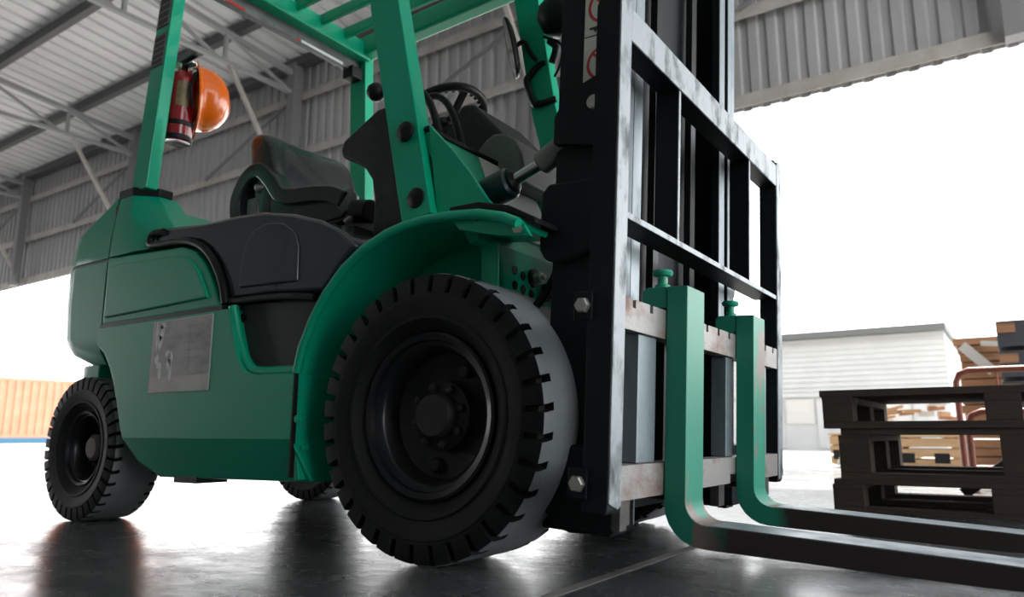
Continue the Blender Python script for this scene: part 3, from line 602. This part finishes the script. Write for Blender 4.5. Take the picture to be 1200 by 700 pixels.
# ---- wheels
def tyre(name, c, R, Wd, Rr, nl, s, depth):
    H = R - Rr; h = Wd / 2
    P = [(Rr - 0.004, -0.66*h, 0, 0), (Rr + 0.05*H, -0.80*h, 0, 0), (Rr + 0.18*H, -0.90*h, 0, 0), (Rr + 0.22*H, -0.955*h, 0, 0), (Rr + 0.27*H, -0.965*h, 0, 0), (Rr + 0.30*H, -0.93*h, 0, 0),
         (Rr + 0.48*H, -0.985*h, 0, 0), (Rr + 0.60*H, -1.0*h, 0, 0), (Rr + 0.62*H, -0.985*h, 0, 0), (R - 0.048, -0.985*h, 0, 0), (R - 0.046, -0.985*h, 1, 0), (R - 0.012, -0.965*h, 1, 0), (R - 0.003, -0.93*h, 1, 1), (R, -0.86*h, 1, 1),
         (R, -0.66*h, 1, 1), (R, -0.65*h, 0, 1), (R, -0.39*h, 0, 1), (R + 0.001, 0, 0, 1)]
    P = P + [(r, -y, f, t) for r, y, f, t in P[::-1][1:]]
    ph = [0.0, 0.045, 0.24, 0.285, 0.52, 0.76]
    bm = bmesh.new(); rows = []; faces_t = []
    for r, y, f, t in P:
        row = []
        skew = 0.35 * max(0.0, (0.93*h - abs(y)) / h) * (1 if y < 0 else -1)
        for i in range(nl):
            for k, q in enumerate(ph):
                rr, yy = r, y
                if f and k in (1, 2):
                    rr -= depth; yy -= math.copysign(0.014, y) if abs(y) > 0.8*h else 0
                a = 2*PI*(i + q + skew)/nl
                row.append(bm.verts.new((c[0] + rr*math.cos(a), c[1] + (yy if s < 0 else -yy), c[2] + rr*math.sin(a))))
        rows.append(row)
    n = nl*len(ph)
    for j in range(len(rows) - 1):
        for k in range(n):
            fc = bm.faces.new((rows[j][k], rows[j][(k+1) % n], rows[j+1][(k+1) % n], rows[j+1][k]))
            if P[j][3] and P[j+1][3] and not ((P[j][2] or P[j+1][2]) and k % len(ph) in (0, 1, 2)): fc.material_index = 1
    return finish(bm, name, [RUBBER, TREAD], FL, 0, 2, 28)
def wheel(kind, c, R, Wd, Rr, nl, s):
    t = tyre(kind + '_tyre', c, R, Wd, Rr, nl, s, 0.022 if R > 0.3 else 0.018)
    o = Wd/2
    d = (0, s, 0); k = Rr / 0.205
    prof = [(0.0, o - 0.105), (0.06*k, o - 0.105), (0.150*k, o - 0.105), (0.158*k, o - 0.10), (0.162*k, o - 0.05), (0.176*k, o - 0.035), (0.182*k, o - 0.034), (0.186*k, o - 0.022), (0.199*k, o - 0.018), (0.205*k, o - 0.022), (0.207*k, o - 0.034), (0.204*k, o - 0.06), (0.19*k, o - 0.09), (0.19*k, -o + 0.03)]
    rim = lathe('wheel_rim', RIM, t, prof, c, d, 56)
    if kind == 'front':
        lathe('hub_flange', HUBM, t, [(0.088, o - 0.107), (0.088, o - 0.082), (0.082, o - 0.078), (0.058, o - 0.076), (0.056, o - 0.05), (0.050, o - 0.043), (0, o - 0.042)], c, d, 40)
        for i in range(8):
            a = 2*PI*(i + 0.3)/8; p = Vector(c) + Vector((0.073*math.cos(a), 0, 0.073*math.sin(a)))
            lathe('lug_nut', SILV if False else HUBM, t, [(0, o - 0.058), (0.007, o - 0.059), (0.0115, o - 0.063), (0.0115, o - 0.08)], p, d, 6)
        for a in (1.05, 4.5):
            p = Vector(c) + Vector((0.125*math.cos(a), 0, 0.125*math.sin(a)))
            lathe('disc_boss', HUBM, t, [(0, o - 0.086), (0.014, o - 0.086), (0.019, o - 0.092), (0.019, o - 0.106)], p, d, 20)
    else:
        lathe('hub_cap', mat('dusty_hub_cap', (0.20, 0.17, 0.155), 0.6, 0.1), t, [(0.05, o - 0.10), (0.048, o - 0.06), (0.036, o - 0.048), (0, o - 0.045)], c, d, 28)
        for i in range(5):
            a = 2*PI*i/5; p = Vector(c) + Vector((0.075*math.cos(a), 0, 0.075*math.sin(a)))
            lathe('lug_nut', HUBM, t, [(0, o - 0.078), (0.010, o - 0.08), (0.010, o - 0.105)], p, d, 6)
wheel('front', (0.0, -0.45, 0.35), 0.35, 0.26, 0.205, 34, -1)
wheel('front', (0.0, 0.45, 0.35), 0.35, 0.26, 0.205, 34, 1)
wheel('rear', (-1.628, -0.49, 0.2562), 0.2562, 0.185, 0.136, 36, -1)
wheel('rear', (-1.628, 0.55, 0.2562), 0.2562, 0.185, 0.136, 36, 1)
box('steer_axle', BLK, FL, -1.70, -1.56, -0.40, 0.46, 0.19, 0.33, 0.015)
box('axle_mount', BLK, FL, -1.72, -1.54, -0.26, 0.26, 0.30, 0.56, 0.01)
box('drawbar_block', BLK, FL, -1.36, -1.15, -0.30, 0.30, 0.30, 0.66)

# ---- mast and carriage, tilted forward
TAU = 0.0563
MX = Matrix.Translation((0.535, 0, 0.3)) @ Matrix.Rotation(TAU, 4, 'Y') @ Matrix.Translation((0, 0, -0.3))
def railprof(xf, xb, yo, yi, fl, web, s):
    # channel rail: flanges front and back, web on the outside
    return [(xf, s*yo), (xf, s*yi), (xf - fl, s*yi), (xf - fl, s*(yo - web)), (xb + fl, s*(yo - web)), (xb + fl, s*yi), (xb, s*yi), (xb, s*yo)]
ZT = 2.25
for s in (-1, 1):
    orl = prism('mast_outer_rail', BLACKS, FL, railprof(-0.098, -0.275, 0.425, 0.355, 0.028, 0.024, s), 'z', 0.075, ZT, 0.003, MX)
    box('rail_front_edge', BARE, orl, -0.099, -0.0965, s*0.358, s*0.422, 0.08, ZT, 0, MX)
    irl = prism('mast_inner_rail', BLACKS, FL, railprof(-0.104, -0.25, 0.345, 0.29, 0.026, 0.02, s), 'z', 0.085, ZT - 0.03, 0.003, MX)
    box('rail_front_edge', BARE, irl, -0.105, -0.1025, s*0.293, s*0.342, 0.09, ZT - 0.03, 0, MX)
    lc = cyl('lift_cylinder', BLACKS, FL, (-0.235, s*0.205, 0.12), (-0.235, s*0.205, 1.75), 0.042, 24, MX)
    cyl('cylinder_rod', BLACKS, lc, (-0.235, s*0.205, 1.75), (-0.235, s*0.205, ZT), 0.028, 20, MX)
    box('lift_chain', BLK, FL, -0.150, -0.130, s*0.115, s*0.150, 0.35, ZT - 0.05, 0, MX)
    # outer bracket that takes the tilt cylinder, rounded lower end
    prism('tilt_bracket', BLACKS, FL, [(-0.10, 0.90), (-0.10, 0.74), (-0.24, 0.695), (-0.285, 0.708), (-0.30, 0.735), (-0.30, 0.875), (-0.28, 0.90)], 'y', s*0.426, s*0.452, 0.010, MX, 3)
    prism('tilt_lug', BLACKS, FL, [(-0.27, 1.00), (-0.27, 1.07), (-0.235, 1.13), (-0.15, 1.16), (-0.11, 1.12), (-0.11, 0.97)], 'y', s*0.426, s*0.452, 0.004, MX)
    cyl('tilt_pin', SILV, FL, (-0.155, s*0.45, 1.085), (-0.155, s*0.465, 1.085), 0.018, 16, MX)
    # mast foot
    prism('mast_foot', BLACKS, FL, [(-0.075, 0.27), (-0.075, 0.085), (-0.19, 0.075), (-0.235, 0.09), (-0.262, 0.125), (-0.272, 0.27)], 'y', s*0.35, s*0.455, 0.01, MX)
    # tilt cylinder
    Y = s*0.40
    tb = cyl('tilt_cylinder', CYLG, FL, (-0.09, Y, 0.905), (0.148, Y, 0.962), 0.043, 32)
    lathe('cylinder_gland', BLK, tb, [(0.0, 0), (0.030, 0), (0.030, 0.008), (0.022, 0.014), (0, 0.014)], (0.148, Y, 0.962), (0.238, 0, 0.057), 24)
    cyl('piston_rod', CHROME, FL, (0.14, Y, 0.960), (0.30, Y, 1.015), 0.0165, 20)
    cyl('rod_boot', GREY, FL, (0.235, Y, 0.992), (0.350, Y, 1.045), 0.031, 24)
    box('rod_clevis', BLACKS, FL, 0.335, 0.42, Y - 0.03, Y + 0.03, 1.025, 1.095, 0.012)
prism('mast_crossmember', BLACKS, FL, [(-0.27, 0.10), (-0.20, 0.10), (-0.20, 0.30), (-0.27, 0.30)], 'y', -0.36, 0.36, 0.004, MX)
prism('mast_crossmember', BLACKS, FL, [(-0.29, 1.55), (-0.255, 1.55), (-0.255, 1.75), (-0.29, 1.75)], 'y', -0.42, 0.42, 0.004, MX)
box('hose_guard', BLACKS, FL, -0.185, -0.165, -0.252, 0.252, 0.28, ZT - 0.03, 0.004, MX)
box('inner_crossmember', BLACKS, FL, -0.20, -0.17, -0.30, 0.30, 0.14, 0.26, 0.004, MX)
# warning sticker on the outer rail web
ys = -0.4262
stk = box('warning_sticker', STICK, FL, -0.205, -0.112, ys, -0.4245, 1.13, 1.62, 0, MX)
for z in (1.275, 1.43, 1.58): box('sticker_rule', BLKI, stk, -0.204, -0.113, ys - 0.0006, ys, z, z + 0.003, 0, MX)
for z in (1.20, 1.352, 1.505):
    bm = bmesh.new(); n = 36; c = (-0.15, z)
    vo = [[bm.verts.new((c[0] + r*math.cos(2*PI*k/n), ys - 0.0008, c[1] + r*math.sin(2*PI*k/n))) for k in range(n)] for r in (0.046, 0.038)]
    for k in range(n): bm.faces.new((vo[0][k], vo[0][(k+1) % n], vo[1][(k+1) % n], vo[1][k]))
    finish(bm, 'prohibition_ring', REDI, stk, 0, 2, 0, MX)
    bar('prohibition_slash', REDI, stk, (c[0] - 0.029, ys - 0.0012, z + 0.029), (c[0] + 0.029, ys - 0.0012, z - 0.029), 0.0006, 0.007, 0, (1, 0, 1), MX)
    lathe('pictogram_head', BLKI, stk, [(0, 0.001), (0.008, 0.001), (0.008, 0)], (c[0] + 0.004, ys - 0.0003, z + 0.020), (0, -1, 0), 14, MX)
    prism('pictogram_body', BLKI, stk, [(c[0] - 0.008, z + 0.010), (c[0] + 0.013, z + 0.010), (c[0] + 0.012, z - 0.012), (c[0] + 0.016, z - 0.030), (c[0] + 0.008, z - 0.030), (c[0] + 0.002, z - 0.012), (c[0] - 0.006, z - 0.030), (c[0] - 0.013, z - 0.030), (c[0] - 0.006, z - 0.006)], 'y', ys - 0.0014, ys - 0.0004, 0, MX)
    prism('pictogram_load', BLKI, stk, [(c[0] - 0.040, z - 0.052), (c[0] + 0.0, z - 0.052), (c[0] + 0.0, z - 0.058), (c[0] - 0.018, z - 0.058), (c[0] - 0.024, z - 0.068), (c[0] - 0.03, z - 0.058), (c[0] - 0.04, z - 0.058)], 'y', ys - 0.0014, ys - 0.0004, 0, MX)
# hose from mast to frame
tube('hydraulic_hose', BLK, FL, [(0.092, -0.320, 0.561), (0.204, -0.400, 0.603), (0.219, -0.400, 0.619), (0.244, -0.390, 0.657), (0.263, -0.380, 0.694), (0.279, -0.380, 0.736)], 0.011, 10, smooth_k=6)
# carriage bars with notched top
pts = [(-0.578, 0.518), (0.578, 0.518), (0.578, 0.584)]
ny = [0.53 - 0.0885*i for i in range(13)]
for y in ny: pts += [(y + 0.008, 0.584), (y + 0.008, 0.566), (y - 0.008, 0.566), (y - 0.008, 0.584)]
pts += [(-0.578, 0.584)]
prism('carriage_upper_bar', BARSTEEL, FL, pts, 'x', -0.045, -0.002, 0, MX)
pl = [(-0.578, 0.172), (-0.22, 0.172), (-0.22, 0.196), (-0.16, 0.196), (-0.16, 0.172), (0.10, 0.172), (0.10, 0.196), (0.16, 0.196), (0.16, 0.172), (0.578, 0.172), (0.578, 0.242), (-0.578, 0.242)]
prism('carriage_lower_bar', BARSTEEL, FL, pl, 'x', -0.045, -0.002, 0.002, MX)
for y0, y1 in ((-0.485, -0.39), (0.09, 0.15), (0.39, 0.485)): box('carriage_web_plate', BARE, FL, -0.055, -0.012, y0, y1, 0.243, 0.517, 0.003, MX)
for s in (-1, 1):
    box('carriage_roller_arm', BLACKS, FL, -0.20, -0.045, s*0.265, s*0.235, 0.20, 0.62, 0.004, MX)
    # load backrest posts
    pst = prism('backrest_post', BLACKS, FL, [(-0.058, 0.15), (-0.006, 0.15), (-0.002, 0.162), (-0.002, 1.225), (-0.010, 1.245), (-0.030, 1.245), (-0.050, 1.235), (-0.058, 1.215)], 'y', s*0.578, s*0.634, 0.003, MX)
    prism('post_lit_worn_face', STEEL, pst, [(s*0.580, 0.165), (s*0.594, 0.158), (s*0.632, 0.172), (s*0.632, 1.22), (s*0.624, 1.238), (s*0.606, 1.243), (s*0.586, 1.236), (s*0.580, 1.22)], 'x', -0.004, 0.0015, 0.002, MX)  # pale front plate: worn steel plus painted-in light, over the black post
    for z in (0.205, 0.558):
        box('bolt_pad', BLACKS, pst, -0.088, -0.045, s*0.634, s*0.640, z - 0.03, z + 0.03, 0.003, MX)
        lathe('carriage_bolt', SILV, pst, [(0, 0.014), (0.014, 0.013), (0.0165, 0.010), (0.0165, 0)], (-0.064, s*0.640, z), (0, s, 0), 6, MX)
    # inner flat bars of the backrest
    fb = box('backrest_bar', BLACKS, FL, -0.066, -0.006, s*0.293, s*0.283, 0.765, 1.165, 0, MX)
    box('bar_lit_worn_edge', STEEL, fb, -0.007, -0.0045, s*0.2935, s*0.2825, 0.765, 1.165, 0, MX)
tbr = box('backrest_top_bar', BLACKS, FL, -0.060, -0.003, -0.579, 0.579, 1.148, 1.222, 0.003, MX)
box('top_bar_lit_worn_face', STEEL, tbr, -0.006, 0.0005, -0.5785, 0.5785, 1.1475, 1.2225, 0.004, MX)
mb = box('backrest_middle_bar', BLACKS, FL, -0.075, -0.004, -0.578, 0.578, 0.752, 0.764, 0, MX)
box('bar_lit_worn_edge', STEEL, mb, -0.005, -0.002, -0.578, 0.578, 0.7515, 0.7645, 0, MX)

for (x0, x1, y0, y1, z0) in ((-0.034, -0.014, -0.552, -0.520, 0.110), (-0.050, -0.030, -0.500, -0.472, 0.114), (-0.045, -0.020, 0.060, 0.105, 0.112), (-0.045, -0.020, 0.50, 0.54, 0.112)):
    box('carriage_lower_lug', LUGM, FL, x0, x1, y0, y1, z0, 0.172, 0.002, MX)
# ---- forks
def fork(y0, y1):
    R1 = 0.045
    pr = [(0.0, 0.64), (0.050, 0.64)]
    for k in range(7): a = PI + PI/2*k/6; pr.append((0.050 + R1 + R1*math.cos(a), 0.118 + R1 + R1*math.sin(a)))
    pr += [(0.60, 0.117), (1.16, 0.110), (1.16, 0.095), (0.60, 0.074), (0.13, 0.068)]
    R2 = 0.085
    for k in range(7): a = -PI/2 - PI/2*k/6; pr.append((R2 + R2*math.cos(a), 0.068 + R2 + R2*math.sin(a)))
    bm = bmesh.new(); a_prism(bm, pr, 'y', y0, y1)
    f = finish(bm, 'fork', FORKM, FL, 0.003, 2, 40, MX)
    prism('fork_top_wear', BARE, f, [(0.105, 0.1178), (0.60, 0.1172), (1.155, 0.1102), (1.155, 0.1110), (0.60, 0.1182), (0.105, 0.1188)], 'y', y0 + 0.003, y1 - 0.003, 0, MX)
    prism('fork_hook', FORKM, f, [(0.0, 0.64), (-0.050, 0.64), (-0.062, 0.630), (-0.062, 0.555), (-0.048, 0.555), (-0.048, 0.590), (0.0, 0.590)], 'y', y0 + 0.002, y1 - 0.002, 0.003, MX)
    prism('fork_lower_hook', FORKST, f, [(0.0, 0.16), (-0.058, 0.16), (-0.058, 0.20), (-0.048, 0.20), (-0.048, 0.169), (0.0, 0.169)], 'y', y0 + 0.01, y1 - 0.01, 0.002, MX)
    ym = (y0 + y1)/2
    lathe('fork_lock_pin', GREENF, f, [(0.013, 0), (0.013, 0.004), (0.018, 0.006), (0.018, 0.014), (0.012, 0.016), (0.012, 0.034), (0.022, 0.037), (0.025, 0.044), (0.022, 0.050), (0, 0.052)], (-0.034, ym, 0.639), (0, 0, 1), 24, MX)
fork(-0.365, -0.255); fork(0.140, 0.250)

# ================================================================ THINGS ON THE TRUCK
ext = empty('fire_extinguisher', (-1.385, -0.448, 1.410)); tag(ext, 'red fire extinguisher strapped to the rear guard pillar', 'extinguisher')
EX = Matrix.Translation((-1.385, -0.448, 1.410)) @ Matrix.Rotation(math.radians(1), 4, 'Y')
EXL = Matrix.Translation(-Vector(ext.location)) @ EX
lathe('cylinder_body', REDX, ext, [(0, 0.012), (0.045, 0.0), (0.050, 0.010), (0.052, 0.025), (0.052, 0.245), (0.047, 0.27), (0.030, 0.29), (0.018, 0.295), (0, 0.295)], (0, 0, 0), (0, 0, 1), 36, EXL)
lathe('base_band', BLK, ext, [(0.0515, 0.004), (0.054, 0.006), (0.054, 0.022), (0.0515, 0.024)], (0, 0, 0), (0, 0, 1), 36, EXL)
lathe('mounting_strap', BLK, ext, [(0.052, 0.06), (0.054, 0.062), (0.054, 0.078), (0.052, 0.08)], (0, 0, 0), (0, 0, 1), 36, EXL)
bm = bmesh.new(); r = 0.0532; angs = [math.radians(a) for a in range(-50, 6, 6)]
va = [bm.verts.new((r*math.cos(a), r*math.sin(a), 0.135)) for a in angs]; vb = [bm.verts.new((r*math.cos(a), r*math.sin(a), 0.235)) for a in angs]
for i in range(len(angs) - 1): bm.faces.new((va[i], va[i+1], vb[i+1], vb[i]))
finish(bm, 'gold_label', BRASS, ext, 0, 2, 60, EXL)
cyl('valve_neck', BLK, ext, (0, 0, 0.29), (0, 0, 0.325), 0.016, 16, EXL)
bar('squeeze_lever', BLK, ext, (-0.03, 0, 0.335), (0.075, 0, 0.345), 0.02, 0.010, 0.002, xf=EXL)
bar('carry_handle', BLK, ext, (-0.02, 0, 0.318), (0.07, 0, 0.308), 0.02, 0.010, 0.002, xf=EXL)
lathe('pressure_gauge', SILV, ext, [(0, 0), (0.014, 0), (0.014, 0.010), (0, 0.012)], (0, -0.016, 0.31), (0, -1, 0), 16, EXL)

hat = empty('hard_hat', (-1.395, -0.395, 1.620)); tag(hat, 'orange hard hat hung over the red extinguisher', 'hard hat')
HM = Matrix.Rotation(math.radians(70), 4, 'Z') @ Matrix.Rotation(math.radians(-4), 4, 'Y') @ Matrix.Scale(0.94, 4)
bm = bmesh.new(); rows = []; n = 40
prof = [(0.158, -0.002), (0.160, 0.004), (0.150, 0.010), (0.142, 0.016), (0.139, 0.04), (0.130, 0.075), (0.110, 0.108), (0.078, 0.132), (0.04, 0.145), (0.0, 0.149)]
inn = [(r - 0.005, h - 0.005) for r, h in prof[3:]]
def ring(r, h):
    out = []
    for k in range(n):
        a = 2*PI*k/n; ry = 0.86; brim = 1 + (0.16 * max(0, math.cos(a - PI))**6 if h < 0.009 else 0)
        crown = 1 + (0.03 if abs(math.sin(a)) < 0.16 and 0.03 < h < 0.14 else 0)
        out.append(bm.verts.new((h*crown if False else h, r*ry*math.sin(a)*1.0, r*math.cos(a)*brim)))
    return out
full = prof[:-1]; R_ = [ring(r, h) for r, h in full]; tip = bm.verts.new((0.149, 0, 0))
for i in range(len(R_) - 1):
    for k in range(n): bm.faces.new((R_[i][k], R_[i][(k+1) % n], R_[i+1][(k+1) % n], R_[i+1][k]))
for k in range(n): bm.faces.new((R_[-1][k], R_[-1][(k+1) % n], tip))
I_ = [ring(r - 0.006, h - 0.004) for r, h in full[2:]]; tip2 = bm.verts.new((0.143, 0, 0))
for i in range(len(I_) - 1):
    for k in range(n): bm.faces.new((I_[i][k], I_[i+1][k], I_[i+1][(k+1) % n], I_[i][(k+1) % n]))
for k in range(n): bm.faces.new((I_[-1][(k+1) % n], I_[-1][k], tip2))
for k in range(n): bm.faces.new((R_[0][k], I_[0][k], I_[0][(k+1) % n], R_[0][(k+1) % n]))
finish(bm, 'hat_shell', ORANGE, hat, 0, 2, 60, HM)
tube('crown_ridge', ORANGE, hat, [(0.148*math.sin(a) + 0.001, 0, 0.142*math.cos(a)) for a in [0.25 + (PI - 0.5)*k/16 for k in range(17)]], 0.008, 8, xf=HM)
tube('headband', BLK, hat, [(0.012, 0.105*math.sin(a), 0.122*math.cos(a)) for a in [2*PI*k/32 for k in range(32)]], 0.010, 8, True, HM)
for a in (0.6, 1.6, 2.6, 3.8, 4.7, 5.7):
    tube('suspension_strap', ORAIN, hat, [(0.012, 0.105*math.sin(a), 0.122*math.cos(a)), (0.06, 0.075*math.sin(a), 0.09*math.cos(a)), (0.085, 0, 0)], 0.008, 6, xf=HM, smooth_k=3)
tube('chin_strap', BLK, hat, [(0.0, -0.10, 0.07), (-0.03, -0.115, 0.0), (-0.02, -0.10, -0.08)], 0.006, 6, xf=HM, smooth_k=4)

# ================================================================ BACKGROUND
def pallet(x0, y0, z0, L, D, h, label, m=WOOD1, nb=7, deck=0.022):
    r = empty('wooden_pallet', (x0 + L/2, y0 + D/2, z0)); tag(r, label, 'pallet', 'stacked pallets beside the forks')
    lx, ly = -L/2, -D/2
    bw = 0.115; base = None
    g = (D - nb*0.105) / (nb - 1)
    for i in range(nb):
        y = ly + i*(0.105 + g); box('deck_board', m, r, lx + random.uniform(-.012, .012), lx + L, y, y + 0.105, h - deck, h, 0.002)
    for i in range(3):
        x = lx + (L - bw)*i/2
        box('stringer_board', m, r, x, x + bw, ly, ly + D, h - 2*deck, h - deck, 0.002)
        for j in range(3):
            y = ly + (D - 0.1)*j/2
            box('block', m, r, x, x + bw, y, y + 0.1, deck, h - 2*deck, 0.003)
    for j in range(3):
        y = ly + (D - 0.1)*j/2
        box('bottom_board', m, r, lx, lx + L, y, y + 0.1, 0, deck, 0.002)
    return r
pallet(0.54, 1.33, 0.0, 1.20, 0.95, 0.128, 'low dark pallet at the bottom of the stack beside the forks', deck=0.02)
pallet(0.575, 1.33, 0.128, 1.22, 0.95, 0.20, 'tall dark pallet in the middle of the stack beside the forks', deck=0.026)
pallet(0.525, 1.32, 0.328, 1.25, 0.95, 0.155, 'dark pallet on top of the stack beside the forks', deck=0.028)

# loose planks behind the stack

def plank(name, p0, p1, w, h, m, label, cat='plank', group=None, up=(0, 0, 1)):
    o = bar(name, m, None, p0, p1, w, h, 0.002, up); tag(o, label, cat, group); return o
# rust-red tube frames
def tube_frame(x0, x1, y, z0, z1, label):
    r = empty('tube_frame', (x0, y, 0)); tag(r, label, 'metal frame', 'rust-red tube frames behind the pallets')
    k = 0.07; X = x1 - x0
    P = [(0, 0, 0.0), (0, 0, z1 - k), (k*.3, 0, z1 - k*.3), (k, 0, z1), (X - k, 0, z1), (X - k*.3, 0, z1 - k*.3), (X, 0, z1 - k), (X, 0, 0)]
    tube('outer_tube', RUST, r, P, 0.019, 8)
    tube('cross_tube', RUST, r, [(0, 0, z0), (X, 0, z0)], 0.015, 8)
    for i in range(1, 6): tube('upright_tube', RUST, r, [(X*i/6, 0, z0), (X*i/6, 0, z1 - 0.01)], 0.008, 6)
    return r
plank('loose_batten', (0.93, 2.36, 0.02), (1.30, 2.42, 0.30), 0.03, 0.05, WOOD1, 'dark batten leaning behind the pallet stack', 'batten')
tube_frame(0.885, 2.2, 3.5, 0.10, 0.70, 'taller rust-red tube frame standing behind the pallet stack')
tube_frame(0.95, 2.1, 3.0, 0.12, 0.43, 'lower rust-red tube frame standing behind the pallet stack')

# scrap timber stack outside
def board_stack(name, x0, y0, z0, n, L, D, h, m, label, cat, jit=0.05):
    r = empty(name, (x0, y0, z0)); tag(r, label, cat)
    for i in range(n):
        d = random.uniform(-jit, jit); box('board', m, r, d, L + d + random.uniform(-jit, jit), random.uniform(0, jit), D, i*h, i*h + h*0.86, 0.003)
    return r
ts = board_stack('timber_stack', 0.72, 7.1, 0.0, 15, 0.62, 0.9, 0.088, WOOD2, 'brown stack of rough timber boards beyond the pallets', 'timber stack', 0.04)
bs = board_stack('slate_board_stack', 1.10, 5.75, 0.0, 5, 1.6, 1.0, 0.265, TARP, 'dark slate boards stacked on brown timber bearers', 'board stack', 0.02)
for i in range(5):
    for x in (0.0, 0.55, 1.1): box('bearer', WOOD2, bs, x, x + 0.14, -0.02, 1.0, i*0.265 + 0.12, i*0.265 + 0.20)
bar('white_board', WALLW, ts, (0.05, -0.06, 1.22), (0.30, -0.06, 0.94), 0.04, 0.10)
bar('white_board', WALLW, ts, (0.22, -0.10, 1.23), (0.40, -0.10, 1.21), 0.03, 0.05)
def crate(x0, y0, L, D, H, label, m=WOOD3):
    r = empty('wooden_crate', (x0, y0, 0)); tag(r, label, 'crate')
    n = 3
    for i in range(n):
        z = H*i/n; box('slat', m, r, 0, L, 0, 0.02, z + 0.01, z + H/n - 0.012, 0.002)
        box('slat', m, r, 0, L, D - 0.02, D, z + 0.01, z + H/n - 0.012, 0.002)
        box('slat', m, r, 0, 0.02, 0.02, D - 0.02, z + 0.01, z + H/n - 0.012, 0.002)
        box('slat', m, r, L - 0.02, L, 0.02, D - 0.02, z + 0.01, z + H/n - 0.012, 0.002)
    for x in (0.02, L - 0.08):
        for y in (0.02, D - 0.08): box('corner_post', m, r, x, x + 0.06, y, y + 0.06, 0, H, 0.002)
    box('lid', m, r, -0.01, L + 0.01, -0.01, D + 0.01, H, H + 0.02, 0.002)
    for x in (L*0.1, L*0.6): box('fork_slot', BLK, r, x, x + 0.12, -0.002, 0.004, H*0.18, H*0.5)
    return r
crate(0.20, 5.2 + 0.55, 0.55, 0.5, 0.28, 'pale wooden crate on the ground behind the pallets')
crate(-0.47, 6.4, 0.26, 0.4, 0.30, 'small pale crate standing apart on sunlit paving', WOOD3)
plank('prop_bar', (-0.20, 6.2, 0.33), (-0.36, 6.15, 0.0), 0.03, 0.03, GIRT, 'pale metal bar propped against the small crate', 'bar')
scr = empty('offcut_pile', (-0.65, 8.2, 0)); tag(scr, 'heap of brown and white timber offcuts behind the pale crate', 'offcut heap')
for i in range(70):
    x = random.uniform(0.1, 1.15); z = random.uniform(0.02, 0.80); y = random.uniform(0, 0.4); l = random.uniform(0.08, 0.22); a = random.uniform(-0.5, 0.5)
    bar('offcut', random.choice([WOOD2, WOOD3, WALLW, WALLW]), scr, (x, y, z), (x + l*math.cos(a), y + 0.1*random.random(), z + l*math.sin(a)*0.4 + 0.01), 0.08, random.uniform(0.03, 0.06))

# white building across the yard
YB = 16.0
bl = empty('white_warehouse', (-4, YB, 0)); tag(bl, 'white clad building with grey roof edge across the yard', 'building')
bx = lambda n, m, x0, x1, y0, y1, z0, z1: box(n, m, bl, x0 + 4, x1 + 4, y0 - YB, y1 - YB, z0, z1)
bx('wall', WALLW, -9.0, 0.03, YB + 0.1, YB + 6, -0.03, 2.48)
zs = 1.26; i = 0
while zs < 2.42:
    bm = bmesh.new(); a_prism(bm, [(0.06 - 0.0, zs), (0.1, zs + 0.115), (0.12, zs + 0.115), (0.12, zs), ], 'x', -5.0, 4.05)
    finish(bm, 'siding_board', WALLW, bl, 0, 2, 0); zs += 0.118
bx('roof', ROOFG, -9.3, 0.10, YB - 0.25, YB + 6.2, 2.48, 2.62)
bx('belt_course', WALLW, -9.0, 0.06, YB, YB + 0.1, 1.16, 1.25)
for k in range(8):
    x = -8.2 + k*0.98
    w = box('window', WINB, bl, x + 4, x + 0.62 + 4, 0.06, 0.12, 0.55, 1.12); box('pane', WINB, w, x + 4.05, x + 4.57, 0.05, 0.06, 0.80, 1.07)
    box('door_leaf', WALLW, bl, x + 0.68 + 4, x + 0.9 + 4, 0.05, 0.10, 0.0, 1.1)

# orange container in the yard
XC = -30.5
ct = empty('shipping_container', (XC, 12.0, 0)); tag(ct, 'orange ribbed shipping container standing in the yard', 'container')
def crib(p0, n, per, z0, z1):
    bm = bmesh.new(); R0 = []; R1 = []
    for i in range(n):
        for s, h in ((0, 0), (0.45, 0), (0.55, -0.5), (0.9, -0.5)):
            y = p0 + (i + s)*per; R0.append(bm.verts.new((h*0.1, y, z0))); R1.append(bm.verts.new((h*0.1, y, z1)))
    for k in range(len(R0) - 1): bm.faces.new((R0[k], R0[k+1], R1[k+1], R1[k]))
    return finish(bm, 'ribbed_side', ORC, ct, 0, 2, 0)
crib(-5.9, 42, 0.28, 0.30, 2.36)
box('top_rail', ORC, ct, -0.12, 0.02, -6, 6, 2.34, 2.46); box('bottom_rail', ORC, ct, -0.12, 0.02, -6, 6, 0.19, 0.32)
for y in (-6.0, 5.85): box('corner_post', ORC, ct, -0.15, 0.02, y, y + 0.15, 0.19, 2.46)
box('body', ORC, ct, -2.4, -0.13, -6, 6, 0.19, 2.44)
sk = empty('container_skid', (XC, 12.0, 0)); tag(sk, 'blue steel skid frame under the orange container', 'skid')
for y in (-5.6, -1.9, 1.9, 5.3): box('cross_bearer', BLUEB, sk, -2.4, 0.05, y, y + 0.3, -0.03, 0.19)
box('side_beam', BLUEB, sk, -0.2, 0.05, -6, 6, -0.03, 0.19); box('side_beam', BLUEB, sk, -2.4, -2.15, -6, 6, -0.03, 0.19)
